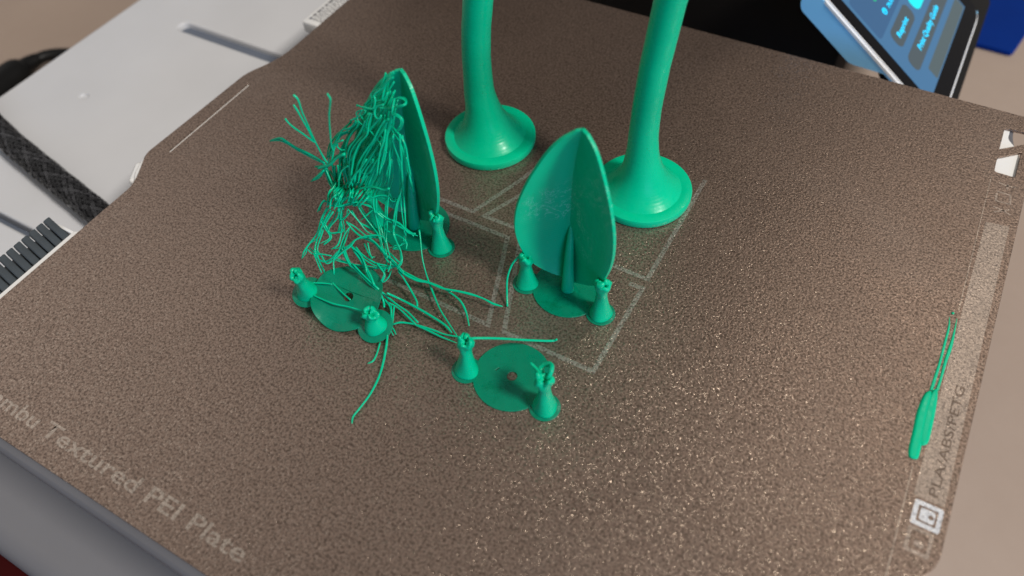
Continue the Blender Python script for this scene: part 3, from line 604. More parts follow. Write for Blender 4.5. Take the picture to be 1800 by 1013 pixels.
(0.243,"60.5,77,20.6 60.3,75.9,17.8 61.3,75.2,16.7 64.9,71.2,17.9 64.5,70.4,17"),
(0.243,"62.2,75.3,22.7 62.6,74.2,20.2 62.7,73.2,18 63.1,72.9,16.6 62.8,71.6,14.9"),
(0.243,"60,76.3,20.7 60.1,75.2,18.1 60,74.5,16.5 63.6,71.5,17.3 63.3,70.7,16.4"),
(0.27,"57.7,76,18.9 58.8,75.1,17.2 60.3,74.1,15.7 63.8,71.2,16.9"),
(0.243,"55.3,78.1,15.8 56.6,77.1,14 58.4,76.4,13.2 66.2,69.5,19.3"),
(0.243,"56.8,76.4,18.7 57.7,75.2,16.2 58.9,74.5,15.3 63.8,70.8,16.8"),
(0.243,"56.1,77.9,16.1 57.7,77,14.7 59,76.3,13.7 66.1,69.8,19.2"),
(0.243,"59.1,76.3,19.9 60,75.1,17.5 61.2,74.2,15.9 64.4,71.5,17"),
(0.25,"62,75,17.3 63.3,71.6,19 62.8,70.5,17.7 62.8,69.7,16.4"),
(0.225,"62.3,74.7,17.2 60,74.4,15.4 62.6,70.7,17.8 62.7,70,16.6"),
(0.225,"61.6,73.9,17.6 61.3,71.8,17.8 61.1,70.8,16.4 61.2,70.1,15.3"),
(0.225,"60.9,75.1,17.3 58.7,74.4,14.6 62.2,70.1,17.3 61.9,69.1,16"),
(0.225,"61.6,74.2,18.5 61.4,71.8,17.6 61,71.1,16.7 61.3,70,14.9"),
(0.25,"63.7,74,18.7 63.3,72.5,17.5 62.6,71.5,16.4 62.4,70.4,14.9"),
(0.225,"61.7,76.1,15.9 65.5,71,20.2 64.7,69.7,18.9 64.8,68.7,17.1"),
(0.225,"59.7,76.3,14.8 65,70.1,20 64.2,69.1,19.1 64.2,68,17.4"),
(0.225,"62.6,74.7,17.1 63.7,71.8,18.9 63.5,70.8,17.4 63.2,69.9,16.3"),
(0.225,"61.1,75.5,16.5 64,71.2,19.4 63.4,70,18 63.2,68.9,16.5"),
(0.25,"64.5,74.2,17.8 64.8,72.1,17.5 64.1,71,16.2 64.1,70,14.7"),
(0.225,"62.9,75.2,16.5 65.2,71.2,18.5 64.8,70.4,17.5 64.9,69.2,15.6"),
(0.225,"64.5,75,17.7 65.7,71.8,18.3 64.9,70.4,16.6 64.9,69.5,15.3"),
(0.225,"60.8,76.8,14.2 66.6,70.2,20.8 65.8,68.5,18.8 65.5,67.8,17.8"),
(0.225,"65.3,74.4,18 65.8,72.3,17.7 64.9,71,16.5 65.2,70.4,15.3"),
(0.25,"63.4,73.1,20.6 64,73.9,22.5 65,74.3,23.8 66.3,74.5,24.9"),
(0.225,"59.2,76.1,15.9 59.8,77.1,18.5 60.4,77.4,19.5 62.3,77.5,20.8"),
(0.225,"58.6,77.4,14.5 59.9,78.1,16.5 60.2,78.6,18 61.8,78.8,19.2"),
(0.225,"58.2,76.3,15.2 59.4,77.2,17.9 60.6,77.5,19.1 61.8,77.8,20.7"),
(0.225,"58.1,76.5,15.6 59.4,77.3,17.8 60.1,77.6,19.2 61.4,77.7,20"),
(0.24,"56.2,72.5,18 57.2,72.8,19.2 58.6,73.1,20.5 59.6,73.5,21.6"),
(0.173,"53.5,74,15.1 54.9,74.3,16.3 56,74.7,17.8 57.4,75.1,19.2"),
(0.25,"60.7,68,11.5 61.7,67.5,10.3 63.3,66.5,9.2 62.4,64.6,8.4"),
(0.18,"63.3,65.3,15.6 64.1,65,14.5 65.9,64,13.2 64.6,62.1,12.4"),
(0.25,"63.9,71.4,14.7 64.1,70,12.6 64.9,68.4,10.3 65.4,65.9,8.6 64.3,64.5,8"),
(0.18,"63.1,73,13.2 63,71.4,11 64.1,69.9,8.7 64.9,67.1,6.7 63.4,65.6,6.3"),
(0.36,"69.3,66.1,9.2 71.4,65.4,8 73.4,64.3,6.8 75.6,63,5.4 76.8,62.4,4.7"),
(0.3,"79,68.4,5.4 80.6,68,4.7 83.4,68.3,4 85.9,69,3.6 89.1,69.4,3.2 92.6,70.5,3 95.5,71.2,2.7 98.1,71.5,2.5 100.4,71.6,2.1 102.4,72,1.9"),
(0.27,"80.1,68.7,4.3 83.4,69,3.5 85.4,69.5,3.1 88.7,69.9,2.6 91.4,69.8,2.1 94.2,68.7,2.2 96.1,67.4,1.5 98.5,64.9,1.2"),
(0.24,"79,77.1,9 80.1,75.7,7.8 82,73,5.6 84.4,70.7,3.5 87.1,68.5,1.8 90.8,65.5,1.7 94.1,63.5,1.3 97.6,61.6,0.9"),
(0.28,"78.9,68.2,4.7 80.9,67.3,3.6 83.4,66,2.5 85.6,64.5,2.3 86.3,63.7,1.9"),
(0.28,"70.6,63.7,7.4 73.9,62.9,5.8 77.2,62.3,4.7 79.4,62.4,2.6 82.4,62,2 85.2,61.7,1.5 88.4,60.5,1.3"),
(0.3,"80.1,62.1,4.7 82.2,63.3,2.5 85.6,63.4,1.9 89.3,63.2,1.5 93.1,62.8,1.2 94.8,62.3,1.1 96.1,61.8,1"),
(0.25,"72.2,70.7,6.4 74.5,70.9,5.8 77.7,70.3,4.6 77.4,71.4,5.3 76.5,72.4,6.1 75.2,71.7,6.1"),
(0.23,"75,66.2,7.5 76.4,65.8,6.8 77.5,65.2,6.1 77.5,63.8,5.3"),
(0.23,"77.3,67.7,4.4 77.4,66.5,3.7 76.9,65.3,3.1 76.3,64.8,3"),
(0.25,"79.2,61.7,2.5 80.9,61,1.9 82.1,59.8,1.5 83.1,57.8,1.3"),
(0.23,"81.8,61.4,1.9 82.9,59.6,1.4 83.8,57.9,1.2"),
(0.26,"84,57.8,1.2 85.2,58.9,1.3 87.4,59.8,1.2 89.5,60.2,1.2 92.5,60.6,1 95,60.9,0.9 97.8,61.6,0.9"),
(0.24,"87.9,59.8,1.2 91,60,1.1 94.7,60,0.9 98.2,60.2,0.9"),
(0.25,"80.2,61.5,2.2 82.6,61.5,1.8 85.8,60.8,1.4 88.2,60,1.2"),
(0.25,"81.1,61.2,1.9 82.9,58.8,1.4 83.8,56.8,1.1 85.5,55.7,0.9"),
(0.25,"81.9,58.2,1.4 83.3,57.5,1.2 84.9,56.8,1.1 85.9,56.1,0.9"),
(0.27,"83.9,55.8,1 85.9,52.3,0.8 88.2,47.1,0.7 89.2,42.5,0.6 89.2,38.8,0.5 89.1,36.5,0.4 89.8,35.3,0.4"),
(0.26,"84.1,52.9,0.9 85,50.4,0.8 85.3,48.6,0.8 84.6,47.6,0.7"),
(0.24,"62.3,55.9,4.2 63.8,57,4.3 66,58,4.3 67.9,58.8,4.2"),
(0.24,"62.3,55.9,3.4 64.9,55.1,3.4 67.5,55,3.4 70.9,55.2,3.4 74.1,56,3.4 77.4,56.5,3.4"),
(0.24,"58.1,65.3,3.4 60.3,63.4,3.4 63.8,61,3.4 66.8,59.7,3.4 70.2,58.6,3.4 73.4,57.7,3.4"),
(0.28,"67.4,65.1,8.6 69.3,63.8,7.2 71.9,63.2,6 75.2,62.5,4.6 77.9,62,3.9 79.2,61.3,2.3 80,60.3,1.8"),
(0.32,"69.8,65.8,9.2 72.4,64.8,7.8 74.8,63.7,6.4 76.7,62.3,5"),
(0.24,"75,66.9,6.6 76.5,66.2,5.8 77.3,65.4,5.1 77.3,64.2,4.4"),
)

# ================================================================== SETTING
tag(link('desk', box(-900, 900, -700, 1100, -82, -72, 0, name='desk'), m_desk, None, False), kind='structure')

# ------------------------------------------------------------------ printer base
base = tag(empty('printer_base', (-20, 80, -72)), 'white plastic printer base with long groove beside the brown plate', 'printer base')
BZ = -25
outer = roundpoly([(-103.4, 6), (150, 6), (150, 178), (20, 178), (20, 330), (-103.4, 330)], [9, 9, 9, 9, 9, 9], 8)
groove = arc(-74.6, 143.6, 3.2, 90, 270, 8) + [(-6, 140.4), (-6, 146.8)]
slot = [(-140 + 37.5, 46.0), (-40, 46.0)] + arc(-40, 48.2, 2.2, -90, 90, 6) + [(-102.5, 50.4)]
hole = circle(-77.2, 98.4, 2.0, 24)
deck = sharp(link('deck', flat('deck', [outer, groove, [(-100, 46.2), (-42, 46.2)] + arc(-42, 48.2, 2.0, -90, 90, 6) + [(-100, 50.2)], hole], BZ, 5.0, .8), m_white, base))
link('lower_body', box(-103, 149, 7, 177, -71.9, BZ - 5.05, 3, 3), m_white, base, False)
sharp(link('front_ledge', box(-103, 149, -19.4, 6.8, -71.9, -48, 6, 6), m_ledge, base))
link('lower_body', box(-103, 19, 177.2, 329, -71.9, BZ - 5.05, 3, 3), m_white, base, False)
link('groove_floor', box(-77.6, -6.3, 140.5, 146.7, BZ - 4.95, BZ - 2.2), m_groove, base, False)
link('slot_floor', box(-99.8, -40.2, 46.1, 50.3, BZ - 5.02, BZ - 4.4), m_groove, base, False)
link('slot_hole', flat('slot_hole', [circle(-45.2, 48.2, 1.7, 20)], BZ - 4.2, .3), m_dark, base)
plug = flat('screw_plug', [circle(-77.0, 98.2, 1.86, 24)], BZ - .6, 1.0, .25)
sharp(link('screw_plug', plug, m_white, base))

# ------------------------------------------------------------------ bed carrier under the plate
bed = tag(empty('bed_carrier', (90, 90, -12)), 'grey bed carrier showing as a lip under the brown plate edge', 'print bed')
body = roundpoly([(1.2, -1.3), (181, -1.3), (186.3, 5), (186.3, 60), (189.6, 63), (190.4, 166), (186.6, 175), (186.4, 181.5), (1.2, 181.5)],
                 [3, 4, 3, 3, 3, 9, 3, 3, 3], 8)
link('heater_plate', flat('heater_plate', [body], -.75, 3.2, .9), m_alu, bed)
tabw = roundpoly([(1.0, 121), (-1.5, 117.5), (-5.0, 111.5), (-5.4, 104), (-5.6, 80), (-5.9, 71.8), (-3.4, 66.3), (1.0, 62.5)], [0, 2, 2, 1, 1, 1.5, 1.5, 0])
link('rear_tab', flat('rear_tab', [tabw], -.66, 6.0, .3), m_white2, bed)
corner = roundpoly([(-6.6, 69.6), (-4.4, 71.6), (-3.0, 68.5), (-2.6, 66.2), (-3.6, 64.6)], .5)
link('corner_lug', flat('corner_lug', [corner], -1.2, 4.5, .7), m_white2, bed)
corner = roundpoly([(-4.4, 113.5), (-3.6, 111.0), (-1, 116), (1.0, 121.0), (-1.4, 120.6)], .5)
link('corner_lug', flat('corner_lug', [corner], -1.2, 4.5, .7), m_white2, bed)
link('front_pocket', flat('front_pocket', [roundpoly([(183.2, 159), (190.1, 159), (190.3, 166), (188.9, 171.2), (186.2, 174.6), (186.2, 178.6), (183.2, 178.6)], [.3, .3, 3, 3, 1, .3, .3])], -.6, .9, .1), m_white2, bed)
link('screw', flat('screw', [circle(85.6, -.95, .55, 16), circle(85.6, -.95, .28, 12)], -.62, .3), m_dark, bed)

warn = tag(empty('warning_block', (-5, 165, -6)), 'white block with lines of small print beyond the plate edge', 'label block')
sharp(link('block', box(-9.6, .4, 140.4, 192, -6.5, -2.4, .7, 3), m_white2, warn))
random.seed(3)
for i, (xx, h, L) in enumerate([(-8.0, 1.0, 24), (-6.5, .42, 46), (-5.7, .42, 46), (-4.9, .42, 44), (-4.1, .42, 46), (-3.3, .42, 30), (-2.5, .42, 38)]):
    y = 142.2; L1 = y + L
    polys = []
    while y < L1:
        w = random.uniform(.5, 1.6) * (1.6 if i == 0 else 1)
        polys.append([(xx, y), (xx + h, y), (xx + h, y + w), (xx, y + w)])
        y += w + random.uniform(.25, .5) * (1.6 if i == 0 else 1)
    link('print_line', flat('print_line', polys, -2.36), m_ink, warn)

# ------------------------------------------------------------------ nozzle wiper comb
wiper = tag(empty('nozzle_wiper', (-4, 34, -3)), 'dark grey ribbed silicone wiper in white bracket at the plate edge', 'wiper')
br = roundpoly([(-2.6, 8), (.6, 8), (.6, 46.2), (-2.6, 45.6)], .3)
sharp(link('bracket', flat('bracket', [[(-1.7, 8), (.3, 8), (.3, 45.8), (-1.7, 45.0)]], -.55, 2.6, .25), m_white2, wiper))
sharp(link('bracket', box(-7.5, -1.75, 44.3, 45.1, -3.2, -.6, .2), m_white2, wiper))
link('backing', box(-10.0, -1.9, 8, 44.4, -4.4, -2.2, .3), m_rubber, wiper, False)  # silicone base, extended under the teeth to darken the shadowed gaps
tooth_me = None
def tooth_mesh(y):
    w = 1.86
    sec = [(-1.95, -1.0, .9), (-3.6, -.45, 1.1), (-5.6, .25, 1.15), (-5.9, .20, .95), (-7.6, .75, 1.05), (-7.9, .7, .85), (-9.3, 1.05, .95), (-9.9, .6, .6)]
    V, F = [], []
    for x, z, t in sec:
        dy = (-x - 2) * .16
        V += [(x, y + dy, z - t * 1.9), (x, y + dy + w, z - t * 1.9), (x, y + dy + w * .98, z - .1), (x, y + dy + w * .84, z + .06), (x, y + dy + w * .16, z + .06), (x, y + dy + w * .02, z - .1)]
    n = 6
    for i in range(len(sec) - 1):
        for j in range(n):
            j2 = (j + 1) % n
            F.append((i * n + j, (i + 1) * n + j, (i + 1) * n + j2, i * n + j2))
    F.append(tuple(range(n))); F.append(tuple(range((len(sec) - 1) * n, len(sec) * n))[::-1])
    return mesh('tooth', V, F)
tooth_me = tooth_mesh(0)
for i in range(16):
    o = sharp(link('tooth', tooth_me, m_rubber, wiper), 30)
    o.location.y = (41.9 - i * 2.18 - 0) * MM
    o.matrix_parent_inverse = parent_world(wiper).inverted()

# ------------------------------------------------------------------ braided sleeve
braid = tag(empty('braided_cable', (-50, 66, -21)), 'thick black braided cable running under the plate edge', 'cable')
bp = [(-118, 82, -16), (-100, 76, -18), (-79, 70.5, -20.2), (-55, 66.0, -20.6), (-34, 62.3, -20.6), (-12, 58.5, -20.6), (8, 56, -20.6)]
tube('core', bp, 3.5, m_cloth, braid, 16, 8)
C = catmull(bp, 40)
def frame(i):
    t = (C[min(i + 1, len(C) - 1)] - C[max(i - 1, 0)]).normalized()
    s = t.cross(Vector((0, 0, 1))).normalized()
    return C[i], s, s.cross(t)
for hand in (1, -1):
    for s in range(13):
        pts = []
        for i in range(0, len(C), 3):
            c, sx, u = frame(i)
            a = hand * i * .07 + s * 2 * math.pi / 13
            r = 3.62 + .2 * math.sin(i * .07 * 13 + (0 if hand > 0 else math.pi))
            pts.append(c + (sx * math.cos(a) + u * math.sin(a)) * r)
        V, F = [], []
        for dx in (-.33, 0, .33):
            off = Vector((0, 0, 0))
            v, f = tube_data([p + (pts[min(j + 1, len(pts) - 1)] - pts[max(j - 1, 0)]).normalized().cross((p - C[min(j * 3, len(C) - 1)]).normalized()) * dx for j, p in enumerate(pts)], .19, 6, 1)
            o = len(V); V += v; F += [tuple(q + o for q in g) for g in f]
        link('braid_yarn', mesh('braid_yarn', V, F), m_strandw if (s % 3 == 0) else m_cloth, braid)

# ------------------------------------------------------------------ power cable on the desk
pc = tag(empty('power_cable', (-190, 130, -70)), 'black power cord with thick plug lying on the desk behind the base', 'cable')
tube('plug', [(-169, 92, -65), (-172, 103, -65), (-175, 115, -65), (-176.5, 124, -64.8), (-176.8, 128, -64.6)], [7.2, 7.2, 7.0, 6.2, 3.6], m_black, pc, 18, 6)
tube('strain_relief', [(-176.8, 126, -64.6), (-176.8, 130, -64.4), (-176.2, 134, -64.4)], [4.0, 3.4, 2.7], m_black, pc, 14, 4)
tube('cord', [(-176.4, 132, -64.4), (-175, 137, -64.6), (-171, 142, -65.5), (-164, 146.5, -67), (-155, 149, -68.5), (-140, 152, -69), (-118, 158, -69)], 2.5, m_black, pc, 12, 6)

# ------------------------------------------------------------------ things on the desk
bb = tag(empty('black_box', (60, 300, -72)), 'matt black box standing behind the plate', 'box')
sharp(link('case', box(-60, 137.5, 236, 420, -71.9, 206, 2, 3), m_matte, bb))  # upper part out of view, made tall to darken the plate's reflections
sharp(link('lid', box(-60.5, 138, 235.5, 420.5, 206.2, 220, 2, 3), m_matte, bb))
bl = tag(empty('blue_box', (230, 370, -72)), 'flat deep blue box lying on the desk beyond the screen', 'box')
qb = [(195.6, 324.5), (130, 327), (140, 520), (222, 480)]
sharp(link('lid', flat('lid', [roundpoly(qb, 1.5)], -69.5, 2.2, .4), m_blue, bl))
sharp(link('tray', flat('tray', [roundpoly([(x + (1.2 if x < 180 else -1.2), y + (1.2 if y < 400 else -1.2)) for x, y in qb], 1.5)], -71.75, .2, .0), m_blue, bl))

rc = tag(empty('red_card', (10, -30, -72)), 'dark red card on the desk below the base front edge', 'card')
link('sheet', flat('sheet', [roundpoly([(-30, -60), (40, -60), (40, -19.6), (-30, -19.6)], 1)], -64, 1.0, .2), m_red, rc)
gc = tag(empty('grey_card', (-10, -40, -72)), 'grey card with green patch at the bottom left corner', 'card')
link('sheet', flat('sheet', [roundpoly([(-60, -70), (6, -70), (-12, -29.0), (-60, -18)], 1)], -55, 1.0, .2), m_grey, gc)
link('printed_patch', flat('printed_patch', [circle(-12, -33.5, 2.4, 20)], -54.9, .05), m_gcard, gc)

# ------------------------------------------------------------------ touch screen
scr = tag(empty('touch_screen', (150, 235, -40)), 'tilted touch screen with silver rim glowing blue beside the black box', 'screen')
TH = math.atan2(19.6, 26.5)
T_ = Vector((math.cos(TH), 0, -math.sin(TH))); N_ = Vector((math.sin(TH), 0, math.cos(TH))); U_ = Vector((0, 1, 0)); P0 = Vector((131.6, 205, 5.2))
def sp(u, v, n): return P0 + U_ * u + T_ * v + N_ * n
def slab(name, loop_uv, n0, n1, mat, par, bev=0.0):
    """prism over a (u, v) outline between heights n0 and n1 on the tilted screen"""
    bm = bmesh.new()
    lo = [bm.verts.new(sp(u, v, n0) * MM) for u, v in loop_uv]; hi = [bm.verts.new(sp(u, v, n1) * MM) for u, v in loop_uv]
    bm.faces.new(hi); bm.faces.new(lo[::-1])
    n = len(lo)
    for i in range(n): bm.faces.new((lo[i], lo[(i + 1) % n], hi[(i + 1) % n], hi[i]))
    bmesh.ops.recalc_face_normals(bm, faces=bm.faces)
    if bev:
        es = [e for e in bm.edges if all(v in hi for v in e.verts)]
        bmesh.ops.bevel(bm, geom=es, offset=bev * MM, segments=3, affect='EDGES')
    return sharp(link(name, bm_mesh(name, bm), mat, par))
# shell: side profile (v, n) swept along u
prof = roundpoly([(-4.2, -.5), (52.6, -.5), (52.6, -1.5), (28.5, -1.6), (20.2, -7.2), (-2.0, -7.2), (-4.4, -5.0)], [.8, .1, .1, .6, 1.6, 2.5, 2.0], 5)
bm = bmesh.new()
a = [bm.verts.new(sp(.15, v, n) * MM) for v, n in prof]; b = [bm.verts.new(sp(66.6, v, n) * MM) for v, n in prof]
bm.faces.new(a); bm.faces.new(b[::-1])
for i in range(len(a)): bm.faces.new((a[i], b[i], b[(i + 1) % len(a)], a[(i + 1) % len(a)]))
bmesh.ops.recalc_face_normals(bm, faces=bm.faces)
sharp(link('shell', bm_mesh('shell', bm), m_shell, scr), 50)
slab('back_cover', rrect(8, 84, 30.5, 57.4, 4), -8.0, -1.7, m_black, scr)
slab('stand', rrect(8, 60, 32, 50, 3), -60, -8.2, m_grey, scr) if False else None
sharp(link('stand', box(163, 174, 215, 262, -71.9, -28, 2), m_black, scr))
slab('rim', rrect(0, 66.8, -4.6, 53.1, 6.5, 8), -.9, .35, m_silver, scr, .5)
slab('cover_glass', rrect(.9, 65.9, -3.7, 52.0, 5.6, 8), .36, .62, m_glass, scr, .1)
m_s1 = glow('display_blue', (.055, .185, .36)); m_s2 = glow('display_grey', (.085, .125, .135)); m_s3 = glow('display_button', (.070, .100, .115))
m_s4 = glow('display_cyan', (.0, .62, 1.0), 1.8); m_s5 = glow('display_light', (.0, .95, 1.0), 1.1); m_s6 = glow('display_deep', (.035, .125, .27)); m_s7 = glow('display_green', (.01, .5, .25), 1.0)
disp = slab('display', [(5.4, 3.5), (59.2, 3.5), (59.2, 45.6), (5.4, 45.6)], .63, .66, m_s1, scr)
slab('panel', rrect(6.8, 52, 6.5, 21.6, 1.5), .67, .68, m_s6, disp)
slab('panel', rrect(16.5, 58.6, 40.6, 45.2, .6), .67, .68, m_s2, disp)
slab('button', rrect(12.2, 31, 23.2, 29.4, 2.4), .67, .70, m_s3, disp)
slab('button', rrect(10.6, 57, 32.2, 38.0, 2.4), .67, .70, m_s3, disp)
slab('button', rrect(33.6, 56, 22.6, 29.6, 3.2), .67, .70, m_s5, disp)
def stext(s, u, v, size, width, mat):
    me = text_mesh(s, size, sp(u, v, .76), U_, -T_, width=width, bold=.02)
    link('lettering', me, mat, disp, False)
stext('Reprint', 15.6, 27.3, 2.7, 10.6, m_s4)
stext('Print Quality Guide', 20.0, 35.9, 2.9, 25.2, m_s4)
stext('7h33m', 22.0, 19.6, 2.0, 7.0, m_s4)
ring = []
for i in range(24):
    an = i / 24 * 2 * math.pi; ring.append(sp(18.9 + .95 * math.cos(an), 18.5 + .95 * math.sin(an), .75))
V, F = tube_data(ring + [ring[0]], .16, 5, 1)
link('clock_icon', mesh('clock_icon', V, F), m_s4, disp)
V, F = tube_data([sp(18.9, 17.9, .75), sp(18.9, 18.5, .75), sp(19.4, 18.7, .75)], .13, 5, 1)
link('clock_icon', mesh('clock_icon', V, F), m_s4, disp)
slab('status_icon', rrect(18.2, 21.0, 12.2, 14.4, .8), .69, .72, m_s7, disp)

# ================================================================== BUILD PLATE
out = roundpoly([(0, 0), (182, 0), (187.3, 5.3), (187.3, 54.2), (192.4, 59.6), (192.4, 183.9), (0, 183.9), (0, 122.8), (-1.6, 116.6), (-4.5, 110.6), (-5.2, 88), (-5.75, 72.8), (-3.6, 69.4), (-1.5, 65.8), (0, 62.4)],
                [3, 3, 3, 4, 4, 3, 3, 3, 4, 4, 0, 3, 1.5, 2.5, 3], 6)
slit = roundpoly([(-1.3, 75.9), (-.2, 75.9), (.05, 107.4), (-1.05, 107.4)], .5)
h_up = roundpoly([(184.85, 177.5), (190.6, 178.0), (190.6, 173.9), (184.9, 169.0)], [.5, .5, .3, .3])
h_lo = roundpoly([(184.95, 165.9), (189.8, 170.3), (189.75, 160.6), (185.1, 160.6)], [.8, .4, .6, .8])
plate = sharp(link('build_plate', flat('build_plate', [out, slit, h_up, h_lo], 0, .6, .08), m_pei), 30)
tag(plate, 'brown textured build plate with pale lettering carrying the green prints', 'build plate')

def mark(name, loops, mat, z=.012): return link(name, flat(name, loops, z), mat, plate, False)
def stroke(pts, w):
    """flat ribbon loop along an open polyline with mitred corners"""
    L, Rr = [], []
    for i, p in enumerate(pts):
        p = Vector(p)
        d1 = (p - Vector(pts[i - 1])).normalized() if i else (Vector(pts[1]) - p).normalized()
        d2 = (Vector(pts[i + 1]) - p).normalized() if i < len(pts) - 1 else d1
        n1 = Vector((-d1.y, d1.x)); n2 = Vector((-d2.y, d2.x)); nb = (n1 + n2).normalized(); k_ = w / 2 / max(nb.dot(n1), .3)
        L.append(tuple(p + nb * k_)); Rr.append(tuple(p - nb * k_))
    return L + Rr[::-1]
gw = 1.05
for pts in ([(50, 93.9), (81.6, 93.9), (86.0, 106.5), (92.0, 127)], [(97, 94.0), (84.7, 93.9), (88.5, 102.4), (97, 126)], [(56, 90.6), (92.9, 90.6), (101.3, 67.6), (60, 67.8)],
            [(123, 91.2), (126.1, 91.2), (125.7, 67.6), (105.2, 67.6), (96.1, 90.6), (110, 90.8)], [(110, 94.1), (126, 94.0), (126.2, 128)], [(60, 46.4), (60, 46.2)]):
    if abs(pts[0][1] - pts[1][1]) < .3 and len(pts) == 2: continue
    mark('outline_mark', [stroke(pts, gw)], m_outline)
mark('edge_line', [stroke([(184.85, 158.6), (185.3, 130), (185.5, 115.5)], .16)], m_text)
mark('edge_line', [stroke([(184.9, 76.4), (185.3, 56), (185.5, 40)], .22)], m_text)
link('lettering', text_mesh('Bambu', 4.55, (17.2, 4.3, .014), (1, 0, 0), (0, 1, 0), width=16.6, bold=.012), m_text, plate, False)
link('lettering', text_mesh('Textured PEI Plate', 4.55, (35.8, 4.3, .014), (1, 0, 0), (0, 1, 0), width=52.7, bold=.012), m_text, plate, False)
mark('label_strip', [roundpoly([(186.2, 71.2), (191.3, 71.2), (190.9, 144.1), (186.1, 143.3)], .5)], m_strip)
# dark print in the strip reads along +y
link('lettering', text_mesh('PLA/ABS/PETG', 2.3, (190.0, 72.4, .022), (0, 1, 0), (-1, 0, 0), width=25, bold=.01), m_stripink, plate, False)
mark('icon_frame', [rrect(186.65, 191.4, 65.9, 70.7, .4), rrect(187.45, 190.65, 66.75, 69.85, .1)], m_icon)
mark('icon', [rrect(187.85, 190.3, 67.1, 69.5, .4), circle(189.7, 68.3, .45, 12)], m_icon)
mark('icon_frame', [rrect(186.65, 190.8, 60.7, 65.5, .4), rrect(187.3, 190.2, 61.4, 64.9, .1)], m_iconf)
mark('icon', [rrect(188.1, 189.6, 62.1, 63.3, .3)], m_iconf)
for pts in ([(186.7, 157.4), (188.4, 156.9), (190.3, 157.3)], [(186.8, 154.2), (189.6, 154.2), (190.0, 151.2), (187.0, 151.0), (186.8, 153.6)], [(186.8, 148.9), (188.6, 148.6), (190.5, 147.8)], [(188.6, 157.6), (188.6, 155.8)], [(187.2, 147.2), (190.2, 149.4)]):
    mark('glyph', [stroke(pts, .42)], m_iconf)

# ================================================================== PRINTS
# ------------------------------------------------------------------ two stems with flared feet
def stem(label, cx, cy, spine_pts, r_top):
    root = tag(empty('plant_stem', (cx, cy, 0)), label, 'stem', 'printed stems with flared round feet')
    R = 11.6
    rim = [(R - .5, .02), (R - .12, .25), (R, .8), (R, 1.7), (R - .12, 2.0), (R - .4, 2.15), (R - 2.2, 2.2)]
    sharp(link('foot_rim', mesh('foot_rim', *lathe_data(rim, cx, cy, 72)), m_green, root), 28)
    zs = [2.05, 2.3, 2.9, 4, 5.2, 6.6, 8.2, 10, 12, 14.5, 17.5, 21, 25, 30, 36, 43, 50, 58, 68, 80]
    def rad(z):
        return r_top + (R - 1.9 - r_top) * math.exp(-(z - 1.75) / 4.6)
    def sp_(z):
        P = spine_pts
        if z <= P[0][0]: return (P[0][1], P[0][2])
        for i in range(len(P) - 1):
            if z <= P[i + 1][0]:
                t = (z - P[i][0]) / (P[i + 1][0] - P[i][0]); t = t * t * (3 - 2 * t) * .35 + t * .65
                return (P[i][1] + (P[i + 1][1] - P[i][1]) * t, P[i][2] + (P[i + 1][2] - P[i][2]) * t)
        return (P[-1][1], P[-1][2])
    zz = [zs[0]]
    for z in zs[1:]:
        zz += [zz[-1] + (z - zz[-1]) * .5, z]
    link('stalk', mesh('stalk', *lathe_data([(rad(z), z) for z in zz], cx, cy, 48, sp_)), m_green, root)
    return root
stem('bright green printed stem on flared foot, left of the two, behind stringy leaf', 72.6, 117.4,
     [(1.7, 0, 0), (5, -.5, 0), (9, -1.2, 0), (15, -2.0, 0), (24, -1.8, 0), (31, -1.2, 0), (39, .1, 0), (55, 3.8, .3), (80, 13, 1)], 3.35)
stem('bright green printed stem on flared foot, right of the two, behind clean leaf', 114.4, 117.4,
     [(1.7, 0, 0), (6, -.3, 0), (12, -.9, 0), (18, -1.2, 0), (25, -1.1, 0), (35, -.5, 0), (43, .3, 0), (50, 1.0, 0), (62, 3, 0), (80, 8, 0)], 3.1)

